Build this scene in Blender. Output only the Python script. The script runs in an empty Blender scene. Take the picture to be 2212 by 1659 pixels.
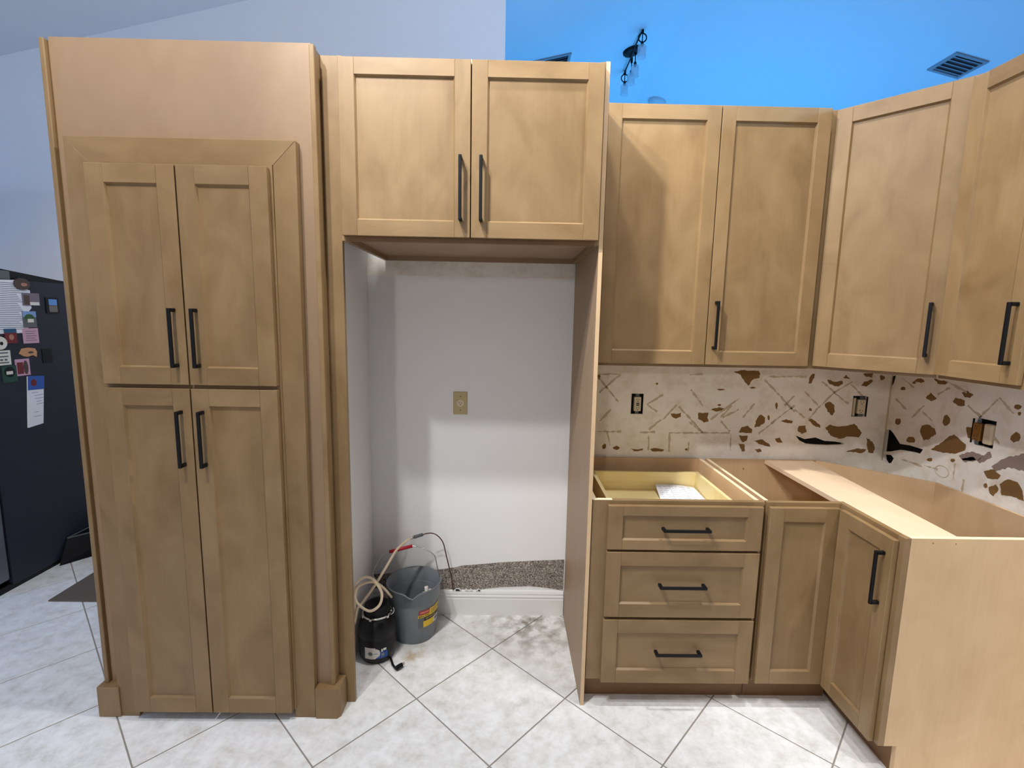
import bpy, bmesh, math, random
from mathutils import Vector, Matrix, Euler
random.seed(7)
S = 0.0254                      # everything below is laid out in inches
C = bpy.context.scene.collection
scene = bpy.context.scene

# ---------------------------------------------------------------- camera
cam_data = bpy.data.cameras.new('camera')
cam = bpy.data.objects.new('camera', cam_data)
C.objects.link(cam)
cam_data.sensor_fit = 'HORIZONTAL'
cam_data.sensor_width = 36.0
cam_data.lens = 1053.646 / 2212 * 36.0
cam_data.clip_start = 0.02
cam_data.clip_end = 60
cR = Vector((0.99978363, -0.00999253, 0.01824396))
cU = Vector((-0.01673125, 0.13481908, 0.99072896))
cF = Vector((0.01235952, 0.99081985, -0.13462272))
m = Matrix((cR, cU, -cF)).transposed().to_4x4()
m.translation = Vector((8.742, -95.160, 61.758)) * S
cam.matrix_world = m
scene.camera = cam

# ---------------------------------------------------------------- world, lights, exposure
world = bpy.data.worlds.new('world')
scene.world = world
world.use_nodes = True
world.node_tree.nodes['Background'].inputs[0].default_value = (0.55, 0.68, 1.0, 1)
world.node_tree.nodes['Background'].inputs[1].default_value = 0.05

def lamp(name, kind, loc, power, color, size=3.0, target=None, spot=None, blend=0.3, sy=None):
    d = bpy.data.lights.new(name, kind)
    d.energy = power
    d.color = color
    if kind == 'AREA':
        d.shape = 'RECTANGLE'
        d.size = size * S
        d.size_y = (sy or size) * S
    else:
        d.shadow_soft_size = size * S
    if kind == 'SPOT':
        d.spot_size = math.radians(spot)
        d.spot_blend = blend
    o = bpy.data.objects.new(name, d)
    C.objects.link(o)
    o.location = Vector(loc) * S
    if target is not None:
        o.rotation_euler = (Vector(target) - Vector(loc)).to_track_quat('-Z', 'Y').to_euler()
    return o

WARM = (1.0, 1.0, 0.995)
lamp('ceiling_lamp', 'SPOT', (-34, -78, 140), 138, WARM, 2.0, (-30, -68, 0), 140, 0.35)
lamp('ceiling_lamp', 'SPOT', (-19, -63, 139), 30, WARM, 2.0, (-12, -55, 0), 140, 0.35)
lamp('ceiling_lamp', 'SPOT', (-19, -63, 139), 205, WARM, 2.0, (6, -25, 91), 60, 1.0)
lamp('ceiling_lamp', 'SPOT', (9, -37, 138), 95, WARM, 2.0, (50, -13, 78), 80, 1.0)
lamp('ceiling_lamp', 'SPOT', (42, -38, 146), 135, WARM, 2.4, (42, -44, 0), 150, 0.4)
lamp('ceiling_lamp', 'SPOT', (82, -92, 140), 165, WARM, 2.4, (80, -38, 26), 34, 0.7)  # added unseen spot, narrowed to brighten the raw end panel
lamp('rear_fill', 'POINT', (-29, -200, 94), 70, (1.0, 0.96, 0.90), 4.0)  # unseen fill behind the camera, kept to brighten alcove and walls
lamp('blue_lamp', 'AREA', (90, 120, 50), 85, (0.035, 0.395, 1.0), 110, (90, 110, 166), sy=90)
lamp('blue_lamp', 'AREA', (165, 20, 60), 8, (0.035, 0.36, 1.0), 60, (150, 20, 150), sy=90)
lamp('far_wall_fill', 'SPOT', (150, -70, 104), 460, (0.34, 0.60, 1.0), 3.0, (-20, 37, 122), 44, 1.0)  # added unseen blue spot that brightens the far wall
lamp('left_blue_fill', 'AREA', (-165, -60, 70), 24, (0.22, 0.46, 1.0), 60, (-60, -20, 60), sy=70)  # added blue fill light from the left, no window behind it

scene.view_settings.view_transform = 'Standard'
scene.view_settings.look = 'None'
scene.view_settings.gamma = 1.0
scene.view_settings.exposure = 0.06
scene.view_settings.use_curve_mapping = False
try:
    scene.cycles.use_denoising = True
    scene.cycles.max_bounces = 8
    scene.cycles.diffuse_bounces = 5
    scene.cycles.sample_clamp_indirect = 4.0
    scene.cycles.caustics_reflective = False
    scene.cycles.caustics_refractive = False
except Exception:
    pass

# ---------------------------------------------------------------- materials
def srgb(r, g, b):
    f = lambda c: (c / 255 / 12.92) if c / 255 <= 0.04045 else ((c / 255 + 0.055) / 1.055) ** 2.4
    return (f(r), f(g), f(b), 1)

def plain(name, col, rough=0.5, metal=0.0, spec=0.5, bump=None):
    mt = bpy.data.materials.new(name)
    mt.use_nodes = True
    nt = mt.node_tree
    b = nt.nodes['Principled BSDF']
    b.inputs['Base Color'].default_value = col
    b.inputs['Roughness'].default_value = rough
    b.inputs['Metallic'].default_value = metal
    b.inputs['Specular IOR Level'].default_value = spec
    if bump:
        sc, st, det = bump
        g = nt.nodes.new('ShaderNodeNewGeometry')
        n = nt.nodes.new('ShaderNodeTexNoise')
        n.inputs['Scale'].default_value = sc
        n.inputs['Detail'].default_value = det
        nt.links.new(g.outputs['Position'], n.inputs['Vector'])
        bp = nt.nodes.new('ShaderNodeBump')
        bp.inputs['Strength'].default_value = st
        bp.inputs['Distance'].default_value = 0.002
        nt.links.new(n.outputs['Fac'], bp.inputs['Height'])
        nt.links.new(bp.outputs['Normal'], b.inputs['Normal'])
    return mt

def wood(name, dark, light, axis, rough=0.42, contrast=1.0, fine=0.14):
    """Soft mottled maple: cloudy figure plus a fine streak along one axis, shifted per piece."""
    mt = bpy.data.materials.new(name)
    mt.use_nodes = True
    nt = mt.node_tree
    N, L = nt.nodes.new, nt.links.new
    b = nt.nodes['Principled BSDF']
    g = N('ShaderNodeNewGeometry')
    oi = N('ShaderNodeObjectInfo')
    mul = N('ShaderNodeVectorMath'); mul.operation = 'SCALE'
    mul.inputs[0].default_value = (7.3, 3.1, 5.7)
    L(oi.outputs['Random'], mul.inputs['Scale'])
    add = N('ShaderNodeVectorMath'); add.operation = 'ADD'
    L(g.outputs['Position'], add.inputs[0]); L(mul.outputs[0], add.inputs[1])
    def mapped(sc):
        mp = N('ShaderNodeMapping')
        mp.inputs['Scale'].default_value = sc
        L(add.outputs[0], mp.inputs['Vector'])
        return mp
    lo, hi = 4.0, 7.5
    c = [hi, hi, hi]; c[axis] = lo
    n1 = N('ShaderNodeTexNoise'); n1.inputs['Scale'].default_value = 1.0
    n1.inputs['Detail'].default_value = 4; n1.inputs['Roughness'].default_value = 0.55
    n1.inputs['Distortion'].default_value = 0.8
    L(mapped(c).outputs[0], n1.inputs['Vector'])
    c2 = [110, 110, 110]; c2[axis] = 4
    n2 = N('ShaderNodeTexNoise'); n2.inputs['Scale'].default_value = 1.0; n2.inputs['Detail'].default_value = 3
    L(mapped(c2).outputs[0], n2.inputs['Vector'])
    mx = N('ShaderNodeMix'); mx.data_type = 'FLOAT'
    mx.inputs[0].default_value = fine
    L(n1.outputs['Fac'], mx.inputs[2]); L(n2.outputs['Fac'], mx.inputs[3])
    rp = N('ShaderNodeValToRGB')
    mid = 0.5; w = 0.22 / contrast
    rp.color_ramp.elements[0].position = max(0, mid - w); rp.color_ramp.elements[0].color = dark
    rp.color_ramp.elements[1].position = min(1, mid + w); rp.color_ramp.elements[1].color = light
    L(mx.outputs[0], rp.inputs['Fac'])
    hs = N('ShaderNodeHueSaturation')
    mr = N('ShaderNodeMapRange')
    mr.inputs['To Min'].default_value = 0.95; mr.inputs['To Max'].default_value = 1.05
    L(oi.outputs['Random'], mr.inputs['Value'])
    L(mr.outputs[0], hs.inputs['Value']); L(rp.outputs['Color'], hs.inputs['Color'])
    L(hs.outputs['Color'], b.inputs['Base Color'])
    b.inputs['Roughness'].default_value = rough
    b.inputs['Specular IOR Level'].default_value = 0.4
    return mt

WD, WL = srgb(125, 98, 64), srgb(150, 123, 87)
M = {}
M['wood_v'] = wood('maple_upright', WD, WL, 2)
M['wood_x'] = wood('maple_across', WD, WL, 0)
M['wood_y'] = wood('maple_deep', WD, WL, 1)
M['veneer'] = wood('maple_veneer', srgb(148, 121, 94), srgb(160, 133, 105), 2, 0.5, 0.7, 0.1)
M['raw'] = wood('raw_maple_ply', srgb(204, 170, 130), srgb(222, 190, 150), 2, 0.55, 0.9, 0.25)
M['raw_top'] = wood('raw_maple_board', srgb(226, 196, 162), srgb(238, 210, 178), 1, 0.5, 0.8, 0.25)
M['birch'] = wood('drawer_birch', srgb(222, 200, 140), srgb(242, 226, 172), 0, 0.5, 1.0, 0.3)
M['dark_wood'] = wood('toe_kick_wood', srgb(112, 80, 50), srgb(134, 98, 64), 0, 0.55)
M['black'] = plain('black_metal', (0.004, 0.004, 0.005, 1), 0.5, 0.0, 0.25)
M['black_plastic'] = plain('black_plastic', (0.004, 0.004, 0.005, 1), 0.38, 0.0, 0.28)
M['void'] = plain('shaded_cavity', (0.012, 0.01, 0.008, 1), 0.9)  # near-black colour paints in the shade inside the shallow wall holes
M['white_paint'] = plain('white_wall_paint', srgb(238, 237, 236), 0.7, bump=(120, 0.25, 4))
M['shell_paint'] = plain('taupe_room_paint', srgb(122, 121, 121), 0.8)
M['ceiling_paint'] = plain('ceiling_paint', srgb(228, 230, 234), 0.85, bump=(60, 0.2, 3))
M['trim_paint'] = plain('trim_paint', srgb(232, 232, 228), 0.35)
def bare_mat():
    mt = plain('scraped_drywall', srgb(246, 240, 228), 0.88, bump=(70, 0.5, 6))
    nt = mt.node_tree
    g = nt.nodes.new('ShaderNodeNewGeometry')
    n = nt.nodes.new('ShaderNodeTexNoise')
    n.inputs['Scale'].default_value = 9; n.inputs['Detail'].default_value = 9; n.inputs['Roughness'].default_value = 0.7
    nt.links.new(g.outputs['Position'], n.inputs['Vector'])
    rp = nt.nodes.new('ShaderNodeValToRGB')
    e = rp.color_ramp.elements
    e[0].position = 0.30; e[0].color = srgb(230, 218, 200)
    e[1].position = 0.52; e[1].color = srgb(250, 244, 234)
    nt.links.new(n.outputs['Fac'], rp.inputs['Fac'])
    nt.links.new(rp.outputs['Color'], nt.nodes['Principled BSDF'].inputs['Base Color'])
    return mt
M['bare'] = bare_mat()
M['tear'] = plain('torn_brown_paper', srgb(132, 98, 54), 0.9, bump=(160, 0.5, 4))
M['tear_grey'] = plain('torn_grey_paper', srgb(150, 132, 122), 0.9, bump=(160, 0.5, 4))
M['mortar'] = plain('thinset_ridge', srgb(204, 188, 162), 0.95)
M['plate'] = plain('almond_plate', srgb(190, 172, 126), 0.4)
M['ivory'] = plain('ivory_device', srgb(214, 200, 170), 0.4)
M['slot'] = plain('slot_dark', (0.01, 0.008, 0.006, 1), 0.6)
M['brass'] = plain('brass_strap', srgb(150, 108, 52), 0.4, 0.6)
M['slate'] = plain('slate_enamel', srgb(38, 42, 52), 0.45, 0.0, 0.3)
M['slate_door'] = plain('slate_steel', srgb(112, 114, 122), 0.35, 0.6)
M['grey_plastic'] = plain('bucket_grey', srgb(112, 117, 122), 0.45)
M['steel'] = plain('bright_steel', srgb(200, 200, 196), 0.25, 1.0)
M['red'] = plain('red_grip', srgb(190, 22, 50), 0.4)
M['hose'] = plain('cream_hose', srgb(226, 206, 176), 0.4)
M['copper'] = plain('dull_copper', srgb(96, 58, 44), 0.35, 0.7)
M['paper'] = plain('paper_white', srgb(232, 234, 240), 0.8)
M['ink'] = plain('ink_grey', srgb(120, 124, 134), 0.8)
M['yellow'] = plain('label_yellow', srgb(228, 190, 30), 0.5)
M['labelred'] = plain('label_red', srgb(170, 44, 44), 0.5)
M['labelpink'] = plain('label_pale_red', srgb(214, 120, 112), 0.5)
M['labelblack'] = plain('label_black', srgb(30, 26, 24), 0.5)
M['labelwhite'] = plain('label_white', srgb(226, 222, 210), 0.5)
M['labelgrey'] = plain('label_grey', srgb(92, 96, 98), 0.5)
M['labelolive'] = plain('label_olive', srgb(120, 112, 62), 0.5)
M['labelsilver'] = plain('label_silver', srgb(206, 200, 192), 0.3, 0.3)
M['labelblue'] = plain('label_blue', srgb(38, 74, 150), 0.4)
M['rug'] = plain('taupe_mat', srgb(98, 88, 78), 0.95, bump=(400, 0.6, 3))
M['print_faint'] = plain('faint_print', srgb(186, 190, 204), 0.8)
M['edge'] = plain('lit_ply_edge', srgb(240, 220, 184), 0.6)  # overhead light on panel tops, put into a paler colour
M['cloth'] = plain('white_cloth', srgb(226, 220, 212), 0.9)
M['vent'] = plain('vent_metal', srgb(150, 154, 160), 0.5)
M['vent_dark'] = plain('vent_gap', srgb(108, 112, 118), 0.8)
M['detector'] = plain('grey_dome', srgb(205, 207, 210), 0.6)

def glass_mat():
    mt = bpy.data.materials.new('clear_glass_shade')
    mt.use_nodes = True
    b = mt.node_tree.nodes['Principled BSDF']
    b.inputs['Base Color'].default_value = (0.82, 0.86, 0.9, 1)
    b.inputs['Roughness'].default_value = 0.15
    b.inputs['Alpha'].default_value = 0.32
    return mt
M['glass'] = glass_mat()

def tile_mat():
    mt = bpy.data.materials.new('ceramic_tile')
    mt.use_nodes = True
    nt = mt.node_tree
    N, L = nt.nodes.new, nt.links.new
    b = nt.nodes['Principled BSDF']
    g = N('ShaderNodeNewGeometry'); oi = N('ShaderNodeObjectInfo')
    mul = N('ShaderNodeVectorMath'); mul.operation = 'SCALE'; mul.inputs[0].default_value = (5.1, 9.7, 2.2)
    L(oi.outputs['Random'], mul.inputs['Scale'])
    add = N('ShaderNodeVectorMath'); add.operation = 'ADD'
    L(g.outputs['Position'], add.inputs[0]); L(mul.outputs[0], add.inputs[1])
    n1 = N('ShaderNodeTexNoise'); n1.inputs['Scale'].default_value = 15; n1.inputs['Detail'].default_value = 9
    n1.inputs['Roughness'].default_value = 0.72; n1.inputs['Distortion'].default_value = 0.15
    L(add.outputs[0], n1.inputs['Vector'])
    rp = N('ShaderNodeValToRGB')
    e = rp.color_ramp.elements
    e[0].position = 0.30; e[0].color = srgb(208, 203, 196)
    e[1].position = 0.62; e[1].color = srgb(245, 245, 244)
    el = e.new(0.46); el.color = srgb(231, 230, 227)
    L(n1.outputs['Fac'], rp.inputs['Fac'])
    # grime at the back of the fridge alcove: a stain of its own, around one spot of the floor
    def spot(cx, cy, r0, r1):
        sb = N('ShaderNodeVectorMath'); sb.operation = 'DISTANCE'
        sb.inputs[1].default_value = (cx * S, cy * S, 0)
        L(g.outputs['Position'], sb.inputs[0])
        mr = N('ShaderNodeMapRange'); mr.inputs['From Min'].default_value = r0 * S; mr.inputs['From Max'].default_value = r1 * S
        mr.inputs['To Min'].default_value = 1; mr.inputs['To Max'].default_value = 0
        L(sb.outputs['Value'], mr.inputs['Value'])
        return mr
    s1 = spot(15, -3.5, 1, 13); s2 = spot(-7.5, -12.5, 0.4, 3.2)
    n2 = N('ShaderNodeTexNoise'); n2.inputs['Scale'].default_value = 16; n2.inputs['Detail'].default_value = 6
    L(g.outputs['Position'], n2.inputs['Vector'])
    nr = N('ShaderNodeMapRange'); nr.inputs['From Min'].default_value = 0.40; nr.inputs['From Max'].default_value = 0.66
    L(n2.outputs['Fac'], nr.inputs['Value'])
    m1 = N('ShaderNodeMath'); m1.operation = 'MULTIPLY'
    L(s1.outputs[0], m1.inputs[0]); L(nr.outputs[0], m1.inputs[1])
    x1 = N('ShaderNodeMix'); x1.data_type = 'RGBA'
    L(m1.outputs[0], x1.inputs[0]); L(rp.outputs['Color'], x1.inputs[6]); x1.inputs[7].default_value = srgb(118, 104, 88)
    m2 = N('ShaderNodeMath'); m2.operation = 'MULTIPLY'
    L(s2.outputs[0], m2.inputs[0]); L(nr.outputs[0], m2.inputs[1])
    x2 = N('ShaderNodeMix'); x2.data_type = 'RGBA'
    L(m2.outputs[0], x2.inputs[0]); L(x1.outputs[2], x2.inputs[6]); x2.inputs[7].default_value = srgb(178, 146, 92)
    L(x2.outputs[2], b.inputs['Base Color'])
    b.inputs['Roughness'].default_value = 0.38
    bp = N('ShaderNodeBump'); bp.inputs['Strength'].default_value = 0.12; bp.inputs['Distance'].default_value = 0.002
    L(n1.outputs['Fac'], bp.inputs['Height']); L(bp.outputs['Normal'], b.inputs['Normal'])
    return mt
M['tile'] = tile_mat()
M['grout'] = plain('grout', srgb(150, 142, 132), 0.9)

def speckle_mat():
    mt = bpy.data.materials.new('speckled_masonry')
    mt.use_nodes = True
    nt = mt.node_tree
    N, L = nt.nodes.new, nt.links.new
    b = nt.nodes['Principled BSDF']
    g = N('ShaderNodeNewGeometry')
    v = N('ShaderNodeTexVoronoi'); v.inputs['Scale'].default_value = 230
    L(g.outputs['Position'], v.inputs['Vector'])
    rp = N('ShaderNodeValToRGB'); rp.color_ramp.interpolation = 'CONSTANT'
    e = rp.color_ramp.elements
    e[0].position = 0; e[0].color = srgb(92, 84, 76)
    e[1].position = 0.3; e[1].color = srgb(142, 132, 121)
    for p, c in ((0.52, srgb(176, 166, 154)), (0.7, srgb(120, 110, 100)), (0.85, srgb(214, 207, 198))):
        q = e.new(p); q.color = c
    L(v.outputs['Color'], rp.inputs['Fac']); L(rp.outputs['Color'], b.inputs['Base Color'])
    b.inputs['Roughness'].default_value = 0.8
    bp = N('ShaderNodeBump'); bp.inputs['Strength'].default_value = 0.7; bp.inputs['Distance'].default_value = 0.003
    L(v.outputs['Distance'], bp.inputs['Height']); L(bp.outputs['Normal'], b.inputs['Normal'])
    return mt
M['masonry'] = speckle_mat()

# ---------------------------------------------------------------- helpers
ORG = {}
def link(o, parent=None, org=(0, 0, 0)):
    C.objects.link(o)
    org = Vector(org)
    ORG[o] = org
    if parent is not None:
        o.parent = parent
        o.location = (org - ORG[parent]) * S
    else:
        o.location = org * S
    return o

def tag(o, label=None, cat=None, group=None, kind=None):
    if label: o['label'] = label
    if cat: o['category'] = cat
    if group: o['group'] = group
    if kind: o['kind'] = kind
    return o

def thing(name, label, cat, org, group=None):
    return tag(link(bpy.data.objects.new(name, None), None, org), label, cat, group)

def obj(name, bm, mat, parent=None, smooth=False, org=None, recalc=True):
    """One mesh object out of a bmesh laid out in world inches; its origin is the middle of its bounding box."""
    if recalc:
        bmesh.ops.recalc_face_normals(bm, faces=bm.faces[:])
    vs = [v.co for v in bm.verts]
    if org is None:
        lo = Vector([min(v[i] for v in vs) for i in range(3)])
        hi = Vector([max(v[i] for v in vs) for i in range(3)])
        org = (lo + hi) / 2
        if parent is None:
            org.z = lo.z
    org = Vector(org)
    for v in bm.verts:
        v.co = (v.co - org) * S
    me = bpy.data.meshes.new(name)
    bm.to_mesh(me)
    bm.free()
    if smooth:
        for p in me.polygons:
            p.use_smooth = True
    o = bpy.data.objects.new(name, me)
    mats = mat if isinstance(mat, (list, tuple)) else [mat]
    for k in mats:
        me.materials.append(M[k] if isinstance(k, str) else k)
    return link(o, parent, org)

class Fr:
    """A vertical working plane: u runs along it, n out of it, z up."""
    def __init__(s, o, u, n):
        s.o = Vector((o[0], o[1], 0)); s.u = Vector((u[0], u[1], 0)); s.n = Vector((n[0], n[1], 0))
    def p(s, u, n, z):
        return s.o + s.u * u + s.n * n + Vector((0, 0, z))
FRONT = Fr((0, 0), (1, 0), (0, -1))          # u = x, n = -y

def fbox(bm, fr, u0, u1, n0, n1, z0, z1, bev=0.0, seg=1):
    vs = [bm.verts.new(fr.p(u, n, z)) for z in (z0, z1) for n in (n0, n1) for u in (u0, u1)]
    F = [(0, 1, 3, 2), (4, 6, 7, 5), (0, 4, 5, 1), (2, 3, 7, 6), (0, 2, 6, 4), (1, 5, 7, 3)]
    fs = [bm.faces.new([vs[i] for i in f]) for f in F]
    if bev > 0:
        es = list({e for f in fs for e in f.edges})
        bmesh.ops.bevel(bm, geom=es, offset=bev, segments=seg, affect='EDGES', profile=0.5)

def box(bm, x0, x1, y0, y1, z0, z1, bev=0.0, seg=1):
    fbox(bm, FRONT, x0, x1, -y1, -y0, z0, z1, bev, seg)

def nb():
    return bmesh.new()

def boxobj(name, mat, parent, x0, x1, y0, y1, z0, z1, bev=0.0, seg=1, **k):
    bm = nb(); box(bm, x0, x1, y0, y1, z0, z1, bev, seg)
    return obj(name, bm, mat, parent, **k)

def prism(bm, pts, z0, z1):
    """Vertical prism over a plan polygon."""
    a = [bm.verts.new((x, y, z0)) for x, y in pts]
    b = [bm.verts.new((x, y, z1)) for x, y in pts]
    bm.faces.new(a); bm.faces.new(b)
    n = len(pts)
    for i in range(n):
        bm.faces.new((a[i], a[(i + 1) % n], b[(i + 1) % n], b[i]))

def plate(bm, pts, place, d0, d1):
    """A thin slab from a 2D outline; place(a, b, d) gives its point at depth d."""
    a = [bm.verts.new(place(x, y, d0)) for x, y in pts]
    b = [bm.verts.new(place(x, y, d1)) for x, y in pts]
    bm.faces.new(a); bm.faces.new(b)
    n = len(pts)
    for i in range(n):
        bm.faces.new((a[i], a[(i + 1) % n], b[(i + 1) % n], b[i]))

def lathe(bm, prof, cx, cy, seg=32, cap=True):
    rings = []
    for r, z in prof:
        rings.append([bm.verts.new((cx + r * math.cos(2 * math.pi * i / seg), cy + r * math.sin(2 * math.pi * i / seg), z)) for i in range(seg)])
    for a, b in zip(rings, rings[1:]):
        for i in range(seg):
            bm.faces.new((a[i], a[(i + 1) % seg], b[(i + 1) % seg], b[i]))
    if cap:
        bm.faces.new(rings[0]); bm.faces.new(rings[-1])
    return rings

def smooth_path(pts, n=6):
    P = [Vector(p) for p in pts]
    out = []
    for i in range(len(P) - 1):
        p0 = P[max(i - 1, 0)]; p1 = P[i]; p2 = P[i + 1]; p3 = P[min(i + 2, len(P) - 1)]
        for k in range(n):
            t = k / n
            out.append(0.5 * ((2 * p1) + (p2 - p0) * t + (2 * p0 - 5 * p1 + 4 * p2 - p3) * t * t + (3 * p1 - p0 - 3 * p2 + p3) * t ** 3))
    out.append(P[-1])
    return out

def tube(bm, pts, r, seg=8, n=6, smooth=True, closed=False):
    P = smooth_path(pts, n) if smooth else [Vector(p) for p in pts]
    rings = []
    nrm = None
    for i, p in enumerate(P):
        t = (P[min(i + 1, len(P) - 1)] - P[max(i - 1, 0)]).normalized()
        if nrm is None:
            nrm = t.orthogonal().normalized()
        nrm = (nrm - t * nrm.dot(t)).normalized()
        bi = t.cross(nrm)
        rings.append([bm.verts.new(p + (nrm * math.cos(2 * math.pi * k / seg) + bi * math.sin(2 * math.pi * k / seg)) * r) for k in range(seg)])
    for a, b in zip(rings, rings[1:]):
        for k in range(seg):
            bm.faces.new((a[k], a[(k + 1) % seg], b[(k + 1) % seg], b[k]))
    bm.faces.new(rings[0]); bm.faces.new(rings[-1])

def handle(parent, fr, n, u0, z0, u1, z1):
    """Black bar pull: square bar on two posts, from one end point to the other."""
    bm = nb()
    w = 0.22; out = 1.3
    L = 0.5
    if abs(u1 - u0) < 1e-6:
        fbox(bm, fr, u0 - w, u0 + w, n + out - 0.36, n + out, z0, z1, 0.09, 2)
        for a, b in ((z0, z0 + L), (z1 - L, z1)):
            fbox(bm, fr, u0 - w, u0 + w, n, n + out - 0.1, a, b, 0.07, 1)
    else:
        fbox(bm, fr, u0, u1, n + out - 0.36, n + out, z0 - w, z0 + w, 0.09, 2)
        for a, b in ((u0, u0 + L), (u1 - L, u1)):
            fbox(bm, fr, a, b, n, n + out - 0.1, z0 - w, z0 + w, 0.07, 1)
    return obj('handle', bm, 'black', parent)

def shaker(root, name, fr, u0, u1, z0, z1, n0, sw=2.35, rw=None, pull=None, rail_mat='wood_x', th=0.75, rec=0.36, slope=0.2):
    """A five piece door or drawer front; the part's own mesh is the recessed panel with its sloped edge."""
    rw = rw or sw
    bm = nb()
    f = n0 + th
    a, b, c, d = u0 + sw, u1 - sw, z0 + rw, z1 - rw
    s = slope
    fbox(bm, fr, u0 + 0.3, u1 - 0.3, n0, n0 + 0.25, z0 + 0.3, z1 - 0.3)
    ai, bi, ci, di = a + 0.0, b - 0.0, c + 0.0, d - 0.0
    o = [fr.p(u, f - 0.03, z) for u, z in ((a - s, c - s), (b + s, c - s), (b + s, d + s), (a - s, d + s))]
    i = [fr.p(u, f - rec, z) for u, z in ((a, c), (b, c), (b, d), (a, d))]
    ov = [bm.verts.new(p) for p in o]; iv = [bm.verts.new(p) for p in i]
    for k in range(4):
        bm.faces.new((ov[k], ov[(k + 1) % 4], iv[(k + 1) % 4], iv[k]))
    bm.faces.new(iv)
    part = obj(name, bm, 'wood_v' if (z1 - z0) > (u1 - u0) * 0.7 else rail_mat, root)
    for x0, x1 in ((u0, a - s), (b + s, u1)):
        bm = nb(); fbox(bm, fr, x0, x1, n0, f, z0, z1, 0.05, 1)
        obj('stile', bm, 'wood_v', part)
    for y0, y1 in ((z0, c - s), (d + s, z1)):
        bm = nb(); fbox(bm, fr, a - s, b + s, n0, f - 0.004, y0, y1, 0.03, 1)
        obj('rail', bm, rail_mat, part)
    if pull:
        handle(part, fr, f, *pull)
    return part
# ---------------------------------------------------------------- setting: floor
def struct(name, bm, mat, parent=None, **k):
    o = obj(name, bm, mat, parent, **k)
    if parent is None:
        o['kind'] = 'structure'
    return o

bm = nb(); box(bm, -180, 260, -235, 185, -1.2, -0.09)
floor = struct('floor', bm, 'grout', org=(0, 0, 0))
TD = 24.30 / math.sqrt(2)
ROT = math.radians(45.79)
tb = nb()
hw = TD / 2 - 0.1
box(tb, -hw, hw, -hw, hw, -0.085, 0.0, 0.035, 1)
for v in tb.verts:
    v.co = v.co * S
tile_me = bpy.data.meshes.new('tile')
tb.to_mesh(tile_me); tb.free()
tile_me.materials.append(M['tile'])
far = nb()
for a in range(-14, 16):
    for b in range(-14, 16):
        ea = Vector((math.cos(ROT), math.sin(ROT), 0)); eb = Vector((math.sin(ROT), -math.cos(ROT), 0))
        c = Vector((-4.99, -23.19, 0)) + ea * TD * (a + 0.5) + eb * TD * (b + 0.5)
        if -128 < c.x < 92 and -88 < c.y < 36:
            t = bpy.data.objects.new('tile', tile_me)
            link(t, floor, c)
            t.rotation_euler = (0, 0, ROT)
        elif -176 < c.x < 240 and -215 < c.y < 180:
            q = [c + (ea * i + eb * j) * hw for i, j in ((-1, -1), (1, -1), (1, 1), (-1, 1))]
            far.faces.new([far.verts.new(v) for v in q])
bmesh.ops.translate(far, verts=far.verts[:], vec=(0, 0, -0.005))
o = obj('tile_field', far, 'tile', floor); o['kind'] = 'stuff'

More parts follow.
